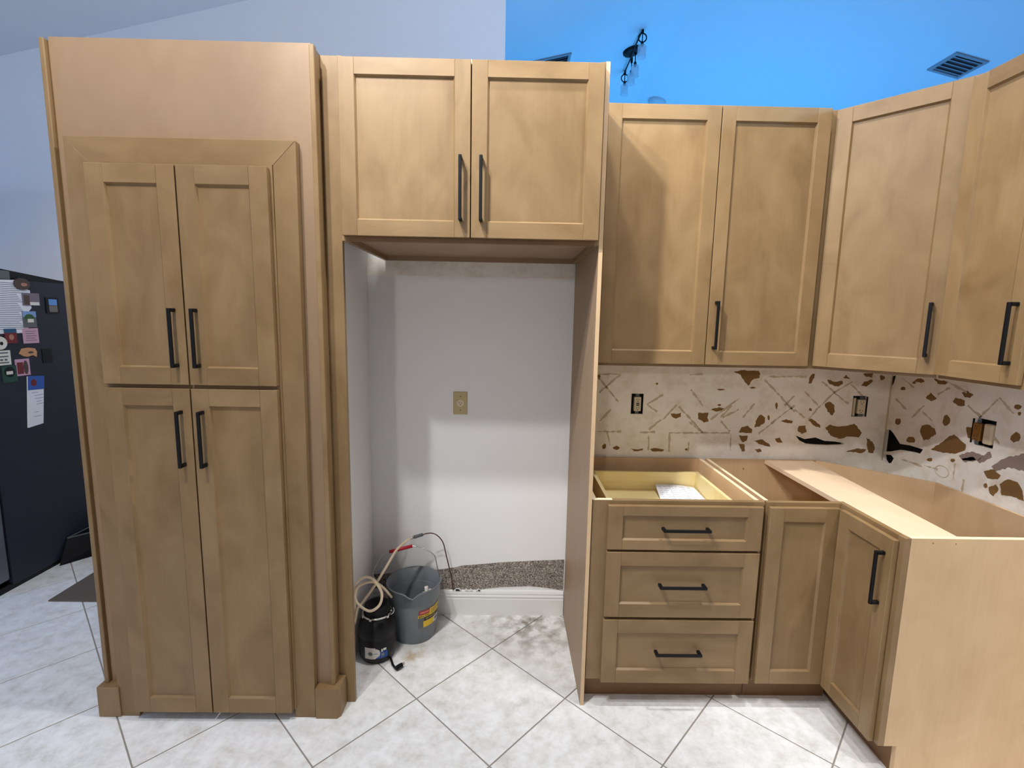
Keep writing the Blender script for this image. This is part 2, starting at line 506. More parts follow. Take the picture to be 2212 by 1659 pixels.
# ---------------------------------------------------------------- setting: walls
# outlines measured on the two scraped walls: torn paper, holes, thinset ridges (inches)
TB=[[[53.59,52.0],[54.4,51.7],[55.02,51.43],[55.69,50.46],[56.35,49.67],[56.7,49.28],[57.11,50.08],[57.47,50.49],[58.82,50.91],[58.87,51.7],[58.5,52.29],[56.93,52.26],[55.34,52.35]],[[68.64,49.88],[68.72,51.07],[69.24,51.88],[69.76,51.81],[69.71,51.09],[69.23,49.97]],[[72.33,50.74],[73.77,50.36],[75.33,50.59],[75.52,50.0],[74.67,49.42],[73.86,49.49],[72.82,49.87]],[[75.47,51.19],[76.0,51.79],[76.88,51.01]],[[79.23,49.66],[79.73,50.47],[81.27,50.89],[81.44,50.49],[80.24,49.48]],[[79.35,52.05],[81.32,52.16],[81.23,51.29],[80.01,51.46]],[[72.33,45.85],[73.2,46.35],[74.18,45.76],[74.5,44.35],[74.1,43.54],[73.01,44.33]],[[49.61,44.35],[51.17,44.86],[52.46,44.6],[52.34,44.11],[50.43,44.04]],[[47.18,43.71],[48.07,43.6],[49.18,43.74],[49.01,42.73],[49.31,41.92],[48.4,41.7],[47.15,42.49]],[[41.62,43.41],[42.7,43.35],[43.68,43.65],[43.73,42.84],[42.76,42.42],[41.94,42.81]],[[58.69,40.85],[58.96,42.48],[59.67,43.51],[60.6,42.91],[60.61,41.9],[59.68,41.07]],[[55.57,39.78],[56.08,40.89],[57.26,41.23],[58.25,40.43],[58.19,39.7]],[[63.8,42.15],[64.96,42.66],[66.28,42.27],[66.04,41.78]],[[67.39,40.37],[67.58,41.32],[68.89,41.42],[69.3,40.2],[68.26,39.69]],[[69.29,42.73],[69.96,42.86],[71.91,41.47],[71.84,40.98],[70.28,41.65]],[[55.62,39.17],[57.43,39.19],[57.31,38.17],[56.54,37.74]],[[55.75,37.53],[56.98,37.34],[57.02,35.9],[56.49,35.89]],[[58.72,38.19],[60.52,38.42],[62.02,37.42],[62.19,36.88],[60.2,37.39]],[[59.08,36.34],[60.07,36.56],[60.53,35.95],[59.74,35.73]],[[62.99,38.67],[63.9,38.89],[64.6,37.87],[63.59,37.85]],[[72.96,41.08],[73.9,41.7],[75.55,41.32],[77.54,41.56],[78.7,41.98],[80.44,40.17],[79.84,39.14],[77.79,39.31],[76.23,38.83],[74.14,39.46]],[[81.45,39.16],[82.76,38.36],[83.44,37.13],[83.25,35.97],[82.22,36.08]],[[77.33,36.21],[79.69,36.87],[81.74,36.69],[81.01,35.98]],[[34.11,36.16],[35.32,35.97],[36.52,36.2],[36.42,35.78],[34.74,35.59]],[[37.93,36.1],[39.33,36.28],[40.75,36.06],[40.57,35.72],[38.36,35.65]],[[29.03,36.49],[28.98,36.21],[28.75,35.99],[28.45,35.95],[28.25,36.32],[28.28,36.64],[28.48,36.86],[28.71,37.12],[29.02,36.88]],[[31.86,36.25],[31.57,35.98],[31.24,35.8],[30.71,35.97],[30.44,36.08],[30.46,36.34],[30.75,36.49],[31.21,36.68],[31.6,36.46]],[[45.61,36.13],[45.54,35.96],[45.32,35.91],[45.11,35.93],[45.03,36.05],[44.93,36.18],[45.12,36.33],[45.29,36.36],[45.47,36.27]],[[58.29,48.91],[58.02,48.8],[57.72,48.74],[57.37,48.71],[57.14,48.82],[56.98,48.94],[57.38,49.03],[57.7,49.09],[57.97,49.01]],[[27.32,50.57],[27.26,50.23],[27.16,49.99],[26.93,50.06],[26.87,50.41],[26.73,50.74],[26.91,51.06],[27.1,51.1],[27.26,50.83]],[[69.86,44.68],[69.81,44.39],[69.65,44.4],[69.48,44.41],[69.27,44.55],[69.31,44.78],[69.36,44.99],[69.58,44.97],[69.73,44.88]],[[62.94,45.38],[62.87,44.95],[62.81,44.55],[62.66,44.78],[62.48,45.15],[62.42,45.6],[62.55,45.93],[62.67,46.01],[62.8,45.89]],[[52.15,48.41],[51.74,48.3],[51.42,48.25],[50.99,48.22],[50.73,48.34],[50.46,48.44],[50.83,48.52],[51.43,48.57],[51.93,48.52]],[[51.58,45.31],[51.48,45.17],[51.34,45.09],[51.11,45.13],[50.9,45.23],[50.89,45.36],[51.06,45.48],[51.29,45.53],[51.56,45.41]],[[83.8,51.33],[83.64,51.05],[83.37,50.88],[82.98,50.8],[82.88,51.16],[82.71,51.51],[82.88,51.89],[83.24,51.73],[83.62,51.6]],[[61.54,42.93],[61.52,42.52],[61.41,42.36],[61.25,42.51],[61.15,42.75],[61.09,43.14],[61.19,43.42],[61.31,43.35],[61.44,43.29]],[[38.82,49.38],[38.71,49.24],[38.62,49.15],[38.49,49.15],[38.33,49.31],[38.35,49.44],[38.43,49.54],[38.58,49.59],[38.76,49.49]]]
TR=[[[-9.3,52.32],[-12.11,52.15],[-11.62,51.56],[-10.23,51.55]],[[-8.19,48.7],[-9.08,49.76],[-10.44,48.9],[-9.31,48.24]],[[-13.57,48.9],[-14.01,49.66],[-15.69,49.44],[-15.81,48.61],[-14.58,48.39]],[[-14.96,50.67],[-15.95,51.16],[-17.07,50.66],[-16.48,50.0],[-15.6,49.99]],[[-7.88,42.32],[-8.13,43.5],[-9.35,43.96],[-10.86,43.57],[-11.22,42.57],[-10.14,41.57],[-8.97,40.9]],[[-10.64,39.68],[-12.59,41.47],[-13.59,42.61],[-14.61,43.39],[-15.8,42.82],[-16.97,42.27],[-16.95,41.24],[-15.11,40.14],[-12.86,39.75]],[[-16.61,45.06],[-17.93,45.53],[-18.19,43.43],[-17.13,43.5]],[[-23.3,37.62],[-24.34,38.77],[-25.79,38.81],[-26.67,37.73],[-27.07,36.36],[-25.28,36.45],[-23.85,36.06]],[[-21.73,36.58],[-22.71,37.41],[-23.27,36.81],[-22.7,35.47],[-22.03,35.7]],[[-20.58,38.81],[-22.06,39.61],[-23.24,39.04],[-22.89,38.28],[-21.36,37.92]],[[-7.32,51.7],[-7.46,51.48],[-6.69,51.19],[-5.85,51.25],[-5.22,51.32],[-5.47,51.62],[-5.85,51.89],[-6.53,52.04],[-7.11,51.88]],[[-3.41,49.66],[-3.34,49.37],[-3.01,49.33],[-2.65,49.23],[-2.35,49.37],[-2.32,49.6],[-2.56,49.9],[-2.89,49.98],[-3.35,49.89]],[[-24.71,50.08],[-24.55,49.75],[-24.31,49.54],[-23.98,49.54],[-23.62,49.74],[-23.66,50.0],[-23.81,50.23],[-24.2,50.3],[-24.44,50.24]],[[-3.33,43.21],[-3.24,42.74],[-2.8,42.4],[-2.31,42.46],[-2.03,42.61],[-2.01,43.22],[-2.18,43.57],[-2.58,43.63],[-3.1,43.74]],[[-13.59,45.6],[-13.53,45.11],[-13.09,44.61],[-12.64,44.45],[-12.19,44.92],[-12.28,45.65],[-12.35,46.21],[-12.81,46.46],[-13.19,46.21]],[[-7.04,40.6],[-7.07,40.13],[-6.4,39.86],[-5.84,39.67],[-5.13,39.83],[-5.31,40.38],[-5.56,40.75],[-6.25,40.9],[-6.69,40.95]],[[-25.21,45.51],[-25.05,44.9],[-24.72,44.79],[-24.37,44.52],[-23.8,44.85],[-23.84,45.4],[-24.17,45.82],[-24.48,46.21],[-25.02,46.0]],[[-11.18,37.99],[-11.14,37.71],[-10.86,37.51],[-10.46,37.47],[-10.09,37.56],[-10.17,37.79],[-10.46,38.01],[-10.77,38.14],[-11.01,38.21]],[[-21.5,36.82],[-21.53,36.55],[-21.35,36.3],[-21.09,36.3],[-20.94,36.48],[-20.87,36.74],[-21.02,36.94],[-21.23,37.11],[-21.38,36.99]],[[-5.67,51.12],[-5.51,50.92],[-5.3,50.85],[-5.02,50.83],[-4.9,50.91],[-4.87,51.11],[-4.99,51.2],[-5.22,51.34],[-5.43,51.25]],[[-24.76,49.04],[-24.71,48.82],[-24.62,48.71],[-24.44,48.68],[-24.34,48.84],[-24.26,49.04],[-24.4,49.22],[-24.54,49.24],[-24.69,49.24]],[[-15.52,39.1],[-15.45,38.92],[-15.23,38.71],[-14.96,38.64],[-14.71,38.77],[-14.64,38.96],[-14.82,39.2],[-15.13,39.3],[-15.39,39.26]]]
GR=[[[-16.04,40.13],[-18.15,41.41],[-20.19,41.32],[-19.52,40.3],[-17.03,39.56]],[[-21.69,39.98],[-23.02,41.51],[-24.92,42.69],[-26.1,43.33],[-26.49,40.72],[-24.35,40.65],[-22.41,39.4]],[[-19.19,40.2],[-21.03,42.21],[-21.48,41.37],[-19.75,39.87]],[[-16.46,39.73],[-18.62,40.6],[-19.19,40.2],[-17.43,39.3]]]
HB=[[[67.08,39.35],[68.97,38.64],[71.16,39.0],[73.04,38.33],[75.08,38.24],[77.22,37.9],[76.77,37.61],[73.95,37.44],[71.31,37.52],[69.47,37.66],[67.99,38.33]]]
HR=[[[1.26,40.78],[-0.99,41.09],[-1.88,40.58],[-2.68,39.89],[-3.81,38.91],[-6.12,39.21],[-9.02,39.23],[-8.52,38.26],[-6.3,38.09],[-3.99,37.77],[-1.91,36.87],[0.34,36.32],[1.15,36.01]],[[0.25,35.76],[-2.02,36.17],[-2.75,35.69],[-2.26,34.61],[-1.05,34.16],[-0.33,34.77]]]
LB=[[27.08,50.37,31.04,45.66],[27.21,47.39,31.18,51.03],[26.85,51.07,31.37,51.15],[36.82,45.15,39.88,47.2],[43.2,44.85,48.35,39.66],[40.18,42.18,42.78,45.25],[47.96,45.13,45.36,48.29],[49.76,42.33,55.01,46.65],[51.72,42.77,53.73,45.23],[59.85,50.53,66.41,44.22],[60.59,51.13,68.11,51.26],[64.3,45.4,66.1,47.44],[61.83,41.71,66.29,45.43],[66.37,44.63,68.53,43.04],[59.6,39.64,62.6,42.13],[68.01,48.27,71.09,45.51],[71.13,45.11,74.0,48.17],[71.38,50.32,74.0,48.17],[74.0,48.17,77.34,50.42],[76.99,50.02,79.66,47.66],[74.0,48.17,77.04,46.01],[27.14,39.53,31.93,39.61],[35.74,39.46,38.73,39.63],[41.54,39.47,53.77,39.67],[29.14,39.56,29.87,36.71],[37.45,38.88,37.62,35.8],[41.62,39.56,41.78,35.66],[53.98,39.55,54.17,36.06],[45.67,37.78,45.6,35.72],[47.93,39.86,45.39,41.86],[53.75,39.95,51.79,41.96],[27.45,41.57,29.73,44.03],[37.5,40.1,39.78,42.17],[36.82,45.15,38.89,43.77],[55.19,44.44,52.12,42.78],[58.28,45.7,56.12,42.84],[69.37,42.65,71.13,45.11],[44.96,51.26,47.51,51.43]]
LR=[[-1.5,47.41,-4.17,45.73],[-7.74,46.03,-10.05,44.84],[-10.53,49.63,-12.65,51.18],[-16.33,48.71,-18.95,47.23],[-21.28,50.86,-23.69,48.82],[-2.3,51.64,-5.33,50.13],[-15.54,38.59,-15.7,35.83],[-12.11,52.15,-15.83,50.8],[-5.75,44.5,-7.99,47.2],[-18.63,47.17,-21.02,50.51],[-20.24,45.24,-22.35,43.85],[-17.51,36.45,-17.57,33.7],[-9.67,36.42,-12.55,36.58],[-4.74,36.08,-9.29,36.11]]
RING=[-13.37,36.48]

def sheet(name, outer, holes, place, mat, d0, d1, parent=None):
    """Drywall sheet with real cut-outs: a filled 2D curve with holes, turned into a slab."""
    cu = bpy.data.curves.new(name, 'CURVE')
    cu.dimensions = '2D'; cu.fill_mode = 'BOTH'
    for pts in [outer] + holes:
        sp = cu.splines.new('POLY')
        sp.points.add(len(pts) - 1)
        for q, (a, b) in zip(sp.points, pts):
            q.co = (a, b, 0, 1)
        sp.use_cyclic_u = True
    cu.extrude = 0.5
    to = bpy.data.objects.new(name, cu)
    C.objects.link(to)
    dg = bpy.context.evaluated_depsgraph_get()
    me = bpy.data.meshes.new_from_object(to.evaluated_get(dg))
    bpy.data.objects.remove(to)
    bm = nb(); bm.from_mesh(me)
    bpy.data.meshes.remove(me)
    for v in bm.verts:
        t = v.co.z + 0.5
        v.co = place(v.co.x, v.co.y, d0 + (d1 - d0) * t)
    return struct(name, bm, mat, parent)

bk = lambda a, b, d: Vector((a, d, b))            # on the back wall: a = x, b = z, depth = y
rt = lambda a, b, d: Vector((85.3 + d, a, b))     # on the right wall: a = y, b = z, depth beyond x = 85.3

# low kitchen walls that stop at the top of the cabinets, open above
bm = nb(); box(bm, -19.4, 90, 2.2, 5, 0, 95.2)
wall_back = struct('wall_back', bm, 'white_paint')
bm = nb(); box(bm, -19.4, 22.0, 0, 2.2, 0, 95.2)
obj('drywall_sheet', bm, 'white_paint', wall_back)
bm = nb(); box(bm, -18.0, 21.5, -0.06, 0.02, 69.3, 72.4)
obj('paint_band', bm, 'bare', wall_back)
out_holes = lambda cx, cz, w, h: [(cx - w, cz - h), (cx + w, cz - h), (cx + w, cz + h), (cx - w, cz + h)]
GF = (34.85, 45.26)
HO = (79.2, 45.5)
sheet('scraped_drywall', [(22.0, 0), (85.3, 0), (85.3, 95.2), (22.0, 95.2)],
      HB + [out_holes(GF[0], GF[1], 1.2, 2.05), out_holes(HO[0], HO[1], 1.3, 2.1)], bk, 'bare', 0.0, 0.6, wall_back)
bm = nb(); box(bm, 22, 85.3, 1.5, 2.18, 30, 56); box(bm, 60, 85.25, 0.62, 1.5, 30, 34.5); box(bm, 60, 85.25, 0.62, 1.5, 42.5, 56)
obj('shaded_cavity', bm, 'void', wall_back)
bm = nb(); box(bm, 87.5, 90, -62, 2.2, 0, 95.2)
wall_right = struct('wall_right', bm, 'white_paint')
RO = (-19.9, 44.9)
sheet('scraped_drywall', [(-62, 0), (0.0, 0), (0.0, 95.2), (-62, 95.2)],
      [[(min(a, -0.02), b) for a, b in h] for h in HR] + [out_holes(RO[0], RO[1], 1.5, 2.2)], rt, 'bare', 0.0, 0.6, wall_right)
bm = nb(); box(bm, 86.8, 87.48, -30, 2.2, 30, 56); box(bm, 85.92, 86.8, -30, 2.2, 43.2, 56); box(bm, 85.92, 86.8, -30, 2.2, 30, 33); box(bm, 85.4, 86.8, 0.7, 2.2, 33, 43.2)
obj('shaded_cavity', bm, 'void', wall_right)
# stub wall at the left side of the alcove
bm = nb(); box(bm, -19.4, -18.0, -23.2, -0.02, 0, 95.2)
struct('wall_left', bm, 'white_paint')

def tear(parent, pts, place, mat):
    bm = nb()
    n = []
    for i, (a, b) in enumerate(pts):
        c, d = pts[(i + 1) % len(pts)]
        L = math.hypot(c - a, d - b)
        k = max(1, int(L / 0.35))
        for j in range(k):
            t = j / k
            w = 0.10 if 0 < j else 0
            n.append((a + (c - a) * t + random.uniform(-w, w), b + (d - b) * t + random.uniform(-w, w)))
    plate(bm, n, place, -0.035, 0.01)
    return obj('paper_tear', bm, mat, parent)
for p in TB: tear(wall_back, p, bk, 'tear')
for p in TR: tear(wall_right, p, rt, 'tear')
for p in GR: tear(wall_right, p, rt, 'tear_grey')

def ridge(parent, seg, place):
    a, b, c, d = seg
    L = math.hypot(c - a, d - b)
    nx, ny = -(d - b) / L, (c - a) / L
    k = max(3, int(L / 0.5))
    up, dn = [], []
    for i in range(k + 1):
        t = i / k
        w = random.uniform(0.08, 0.26) if random.random() > 0.2 else 0.03
        j = random.uniform(-0.06, 0.06)
        x, y = a + (c - a) * t + nx * j, b + (d - b) * t + ny * j
        up.append((x + nx * w, y + ny * w)); dn.append((x - nx * w, y - ny * w))
    bm = nb(); plate(bm, up + dn[::-1], place, -0.05, 0.01)
    return obj('mortar_ridge', bm, 'mortar', parent)
for s_ in LB: ridge(wall_back, s_, bk)
for s_ in LR: ridge(wall_right, s_, rt)
bm = nb()
tube(bm, [rt(RING[0] + 1.35 * math.cos(t * math.pi / 8), RING[1] + 1.0 * math.sin(t * math.pi / 8), -0.01) for t in range(17)], 0.07, 5, 1)
obj('mortar_ridge', bm, 'mortar', wall_right)
# crack up the corner
bm = nb(); plate(bm, [(-0.05, 51.6), (-0.75, 51.9), (-0.5, 50.4), (-0.05, 49.6)], rt, -0.03, 0.01)
obj('corner_crack', bm, 'void', wall_right)
bm = nb(); box(bm, 85.05, 85.3, -0.12, 0.0, 34.5, 54)
obj('corner_tape', bm, 'mortar', wall_right)

# speckled masonry showing where the drywall was cut away above the baseboard
top = [(-18, 8.6), (-10, 9.2), (-4.3, 9.8), (-1.1, 10.3), (0.2, 10.7), (4, 11.05), (8.2, 11.5), (14, 11.9), (21.4, 12.3)]
bot = [(21.4, 5.5), (17.6, 6.1), (14.4, 6.4), (8.2, 6.1), (3.7, 5.5), (0.2, 5.1), (-5, 5.0), (-18, 5.0)]
bm = nb(); plate(bm, top + bot, bk, -0.09, 0.01)
obj('exposed_masonry', bm, 'masonry', wall_back)
for k in range(9):
    x = random.uniform(-3.5, 4.5)
    bm = nb(); w = random.uniform(0.2, 0.6)
    plate(bm, [(x - w, 5.4), (x - w * 0.3, 5.75 + random.uniform(0, .2)), (x + w * 0.6, 5.6), (x + w, 5.35)], bk, -0.5, -0.2)
    obj('plaster_chip', bm, 'white_paint', wall_back)

# baseboard with its moulded top
prof = [(0, 0), (-0.5, 0), (-0.5, 3.55), (-0.42, 3.7), (-0.42, 3.85), (-0.52, 3.95), (-0.52, 4.25), (-0.40, 4.4), (-0.40, 4.6), (-0.46, 4.75), (-0.3, 5.2), (-0.12, 5.45), (0, 5.45)]
bm = nb()
a = [bm.verts.new((-18, y, z)) for y, z in prof]; b = [bm.verts.new((21.45, y, z)) for y, z in prof]
bm.faces.new(a); bm.faces.new(b)
for i in range(len(prof)):
    j = (i + 1) % len(prof)
    bm.faces.new((a[i], a[j], b[j], b[i]))
struct('baseboard_back', bm, 'trim_paint')

# the rest of the house: far wall, vaulted ceiling, outer walls
zl = lambda x: 150.8 + 0.229 * x
zr = lambda x: 166.58 - 0.229 * (x - 68.9)
def vwall(name, pts, y0, y1, mat='white_paint'):
    bm = nb()
    plate(bm, pts, lambda a, b, d: Vector((a, d, b)), y0, y1)
    return struct(name, bm, mat)
vwall('wall_far', [(-175, 0), (7.1, 0), (7.1, zl(7.1)), (-175, zl(-175))], 37, 42)
vwall('wall_gable', [(-175, 0), (255, 0), (255, zr(255)), (68.9, zr(68.9)), (-175, zl(-175))], 180, 184)
vwall('wall_behind', [(-175, 0), (255, 0), (255, zr(255)), (68.9, zr(68.9)), (-175, zl(-175))], -236, -232, 'shell_paint')
bm = nb(); box(bm, -179, -175, -236, 184, 0, 112); struct('wall_outer_left', bm, 'shell_paint')
bm = nb(); box(bm, 255, 259, -236, 184, 0, 126); struct('wall_outer_right', bm, 'shell_paint')
bm = nb(); plate(bm, [(-179, zl(-179)), (68.9, zl(68.9)), (68.9, zl(68.9) + 3), (-179, zl(-179) + 3)], lambda a, b, d: Vector((a, d, b)), -236, 184)
struct('ceiling', bm, 'ceiling_paint')
bm = nb(); plate(bm, [(68.9, zr(68.9)), (259, zr(259)), (259, zr(259) + 3), (68.9, zr(68.9) + 3)], lambda a, b, d: Vector((a, d, b)), -236, 184)
struct('ceiling', bm, 'ceiling_paint')

# ---------------------------------------------------------------- pantry cabinet
pantry = thing('pantry_cabinet', 'tall pantry cabinet with mitred trim frame and four shaker doors with black pulls', 'cabinet', (-34.5, -14, 0))
PF = -25.9
bm = nb()
box(bm, -51.3, -17.5, PF, PF + 0.6, 80.4, 96.75)
box(bm, -51.3, -46.1, PF, PF + 0.6, 4.9, 80.4)
box(bm, -23.1, -17.5, PF, PF + 0.6, 4.9, 80.4)
obj('face_panel', bm, 'veneer', pantry)
boxobj('side_panel', 'wood_v', pantry, -51.6, -51.0, PF + 0.2, -0.6, 0, 96.3)
boxobj('side_panel', 'wood_v', pantry, -20.2, -19.5, PF + 0.6, -0.6, 0, 96.3)
boxobj('return_panel', 'wood_v', pantry, -17.65, -17.05, PF + 0.1, -23.3, 0, 96.3)
boxobj('top_panel', 'raw', pantry, -51.0, -20.2, PF + 0.6, -0.6, 95.4, 96.1)
boxobj('back_panel', 'raw', pantry, -51.0, -20.2, -1.2, -0.6, 0, 95.4)
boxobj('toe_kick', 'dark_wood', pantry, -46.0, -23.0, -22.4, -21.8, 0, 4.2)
boxobj('bottom_panel', 'wood_v', pantry, -47.0, -22.4, -26.0, -1.3, 1.9, 2.6)
for x0, x1 in ((-52.2, -51.55), (-17.6, -16.9)):
    boxobj('corner_moulding', 'wood_v', pantry, x0, x1, PF - 0.5, PF + 0.4, 4.9, 96.45, 0.12, 2)
for q in ((-24.5, -22.6, 1.6, 81.1), (-46.6, -45.2, 1.6, 81.1), (-45.2, -24.5, 79.6, 81.1), (-45.2, -24.5, 50.4, 52.6)):
    boxobj('face_frame', 'wood_v', pantry, q[0], q[1], PF - 1.37, PF + 0.02, q[2], q[3])
# mitred casing
tf, tbk = PF - 1.2, PF
oL, oR, oT = -49.73, -19.45, 84.3
iL, iR, iT = -46.66, -22.55, 81.1
def casing(pts, mat):
    bm = nb()
    plate(bm, pts, lambda a, b, d: Vector((a, d, b)), tf, tbk)
    bmesh.ops.recalc_face_normals(bm, faces=bm.faces[:])
    bmesh.ops.bevel(bm, geom=bm.edges[:], offset=0.05, segments=1, affect='EDGES')
    obj('casing', bm, mat, pantry)
casing([(oL, oT), (iL, iT), (iR, iT), (oR, oT)], 'wood_x')
casing([(oL, 0), (iL, 0), (iL, iT), (oL, oT)], 'wood_v')
casing([(iR - 0.35, 0), (oR - 0.35, 0), (oR, oT), (iR, iT)], 'wood_v')
boxobj('plinth_block', 'wood_v', pantry, -52.75, -49.4, PF - 1.45, PF + 0.8, 0, 4.95, 0.08, 1)
bm = nb()
prism(bm, [(-19.65, PF - 1.45), (-16.4, PF - 1.45), (-15.95, PF - 0.9), (-15.95, -24.2), (-17.0, -24.2), (-19.65, PF + 0.5)], 0, 4.95)
obj('plinth_block', bm, 'wood_v', pantry)
dn = -PF + 1.4                     # door back plane
kw = dict(sw=2.6, rw=2.6, th=0.8)
shaker(pantry, 'door', FRONT, -46.6, -34.97, 51.75, 80.72, dn, pull=(-36.25, 54.2, -36.25, 62.2), **kw)
shaker(pantry, 'door', FRONT, -34.78, -22.94, 51.75, 80.72, dn, pull=(-33.3, 54.2, -33.3, 62.2), **kw)
shaker(pantry, 'door', FRONT, -46.6, -34.97, 1.55, 51.2, dn, pull=(-36.25, 40.2, -36.25, 48.2), **kw)
shaker(pantry, 'door', FRONT, -34.78, -22.94, 1.55, 51.2, dn, pull=(-33.3, 40.2, -33.3, 48.2), **kw)

# ---------------------------------------------------------------- panels round the refrigerator opening
tag(boxobj('filler_strip', 'wood_v', None, -17.03, -14.66, -24.0, -23.25, 0, 96.25, 0.04),
    'narrow maple filler strip beside the pantry at the left edge of the empty alcove', 'filler strip')
bm = nb(); box(bm, 21.54, 22.12, -24.25, -0.6, 0, 96.2)
ep_ = tag(obj('end_panel', bm, 'veneer', None), 'tall thin maple end panel between the empty alcove and the drawer cabinet', 'end panel')
boxobj('edge_band', 'raw', ep_, 21.54, 22.12, -24.29, -24.25, 0, 96.2)

# ---------------------------------------------------------------- upper cabinets
def upper(label, group=None, org=(0, 0, 0), name='upper_cabinet'):
    return thing(name, label, 'cabinet', org, group)
oc = upper('deep short cabinet with two shaker doors above the empty refrigerator alcove', org=(3.5, -12, 72))
ox0, ox1 = -14.6, 21.5
boxobj('side_panel', 'wood_v', oc, ox0, ox0 + 0.6, -24.35, -0.4, 72.05, 96.1)
boxobj('side_panel', 'wood_v', oc, ox1 - 0.6, ox1, -24.35, -0.4, 72.05, 96.1)
boxobj('top_panel', 'raw', oc, ox0 + 0.6, ox1 - 0.6, -24.35, -0.4, 95.4, 96.0)
boxobj('bottom_panel', 'veneer', oc, ox0 + 0.6, ox1 - 0.6, -23.6, -1.0, 72.9, 73.4)
boxobj('back_rail', 'veneer', oc, ox0 + 0.6, ox1 - 0.6, -1.0, -0.4, 72.05, 95.4)
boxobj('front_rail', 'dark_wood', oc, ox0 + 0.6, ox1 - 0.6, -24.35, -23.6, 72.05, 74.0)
boxobj('front_stile', 'wood_v', oc, ox0 + 0.6, ox0 + 2, -24.35, -23.6, 74, 95.4)
boxobj('front_stile', 'wood_v', oc, ox1 - 2, ox1 - 0.6, -24.35, -23.6, 74, 95.4)
shaker(oc, 'door', FRONT, -14.33, 3.37, 72.67, 95.63, 24.4, pull=(2.08, 74.8, 2.08, 83.3), sw=2.35, th=0.8)
shaker(oc, 'door', FRONT, 3.52, 21.3, 72.67, 95.63, 24.4, pull=(4.88, 74.8, 4.88, 83.3), sw=2.35, th=0.8)

uc = upper('tall double-door upper cabinet over the scraped back wall, right beside the end panel', org=(42, -6, 54))
boxobj('body', 'wood_v', uc, 23.95, 60.3, -12.35, -0.05, 54.0, 95.95)
shaker(uc, 'door', FRONT, 24.27, 42.27, 54.48, 95.6, 12.4, sw=2.4, rw=2.4)
shaker(uc, 'door', FRONT, 42.42, 59.91, 54.48, 95.6, 12.4, sw=2.4, rw=2.4, pull=(43.5, 57.1, 43.5, 65.1))

dc = upper('diagonal corner upper cabinet with a single shaker door', org=(75, -10, 54))
bm = nb()
prism(bm, [(60.45, -0.05), (60.45, -11.55), (61.75, -11.75), (72.7, -23.6), (73.1, -24.25), (85.2, -24.25), (85.2, -0.05)], 54.0, 95.95)
obj('body', bm, 'wood_v', dc)
d0 = Vector((61.2, -12.23)); d1 = Vector((72.13, -24.08)); du = (d1 - d0).normalized(); dnn = Vector((du.y, -du.x))
if dnn.y > 0: dnn = -dnn
DF = Fr(d0 - dnn * 0.0, du, dnn)
dl = (d1 - d0).length
shaker(dc, 'door', DF, 0.0, dl, 54.48, 95.6, -0.75, sw=2.4, rw=2.4, pull=(dl - 1.35, 57.1, dl - 1.35, 65.1))

rc = upper('narrow upper cabinet on the scraped right wall with one shaker door seen edge-on', org=(79, -30, 54))
boxobj('body', 'wood_v', rc, 72.4, 85.2, -36.6, -24.4, 54.1, 95.5)
RF = Fr((72.35, 0), (0, -1), (-1, 0))       # u = -y, n = -x
shaker(rc, 'door', RF, 24.5, 36.25, 54.6, 95.1, 0.0, sw=2.4, rw=2.4, pull=(35.0, 57.0, 35.0, 64.8), rail_mat='wood_y')

# ---------------------------------------------------------------- drawer base cabinet
db = thing('drawer_cabinet', 'base cabinet with three shaker drawers, open on top, against the alcove end panel', 'cabinet', (35, -12, 0))
boxobj('side_panel', 'raw', db, 22.3, 22.9, -23.25, -0.5, 4.5, 34.45)
boxobj('side_panel', 'raw', db, 47.5, 48.15, -23.25, -0.5, 4.5, 34.5)
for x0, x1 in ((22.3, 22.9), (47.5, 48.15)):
    boxobj('lit_edge_strip', 'edge', db, x0, x1, -23.25, -0.5, 34.5, 34.53)  # paler caps paint the overhead light onto the side panel tops
boxobj('lit_edge_strip', 'edge', db, 22.25, 25.3, -24.0, -23.25, 34.5, 34.53)
boxobj('back_panel', 'raw', db, 22.9, 47.5, -1.0, -0.5, 4.5, 34.5)
boxobj('bottom_panel', 'raw', db, 22.9, 47.5, -23.25, -1.0, 4.5, 5.1)
boxobj('face_stile', 'wood_v', db, 22.25, 25.3, -24.0, -23.25, 4.5, 34.5, 0.03)
boxobj('face_stile', 'wood_v', db, 47.0, 48.55, -24.0, -23.25, 4.5, 34.5, 0.03)
for z0, z1 in ((33.2, 34.5), (25.8, 27.3), (14.8, 16.2), (4.5, 5.8)):
    boxobj('face_rail', 'wood_x', db, 25.3, 47.0, -24.0, -23.25, z0, z1, 0.03)
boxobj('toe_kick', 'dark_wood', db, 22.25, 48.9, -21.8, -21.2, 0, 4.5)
fr_top = shaker(db, 'drawer', FRONT, 24.59, 48.25, 26.88, 33.87, 24.02, sw=2.5, rw=1.75, pull=(32.75, 30.45, 40.0, 30.45))
shaker(db, 'drawer', FRONT, 24.59, 48.25, 15.74, 26.46, 24.02, sw=2.5, rw=2.4, pull=(32.75, 21.3, 40.0, 21.3))
shaker(db, 'drawer', FRONT, 24.59, 48.25, 4.46, 15.25, 24.02, sw=2.5, rw=2.4, pull=(32.75, 10.1, 40.0, 10.1))
for x0, x1 in ((25.35, 25.95), (45.4, 46.0)):
    boxobj('drawer_side', 'birch', fr_top, x0, x1, -23.2, -4.6, 28.6, 33.0, 0.03)
boxobj('drawer_back', 'birch', fr_top, 25.95, 45.4, -5.2, -4.6, 28.6, 33.0, 0.03)
boxobj('drawer_inner_front', 'birch', fr_top, 25.95, 45.4, -23.2, -22.6, 28.6, 33.0, 0.03)
boxobj('drawer_bottom', 'birch', fr_top, 25.95, 45.4, -22.6, -5.2, 29.3, 29.6)

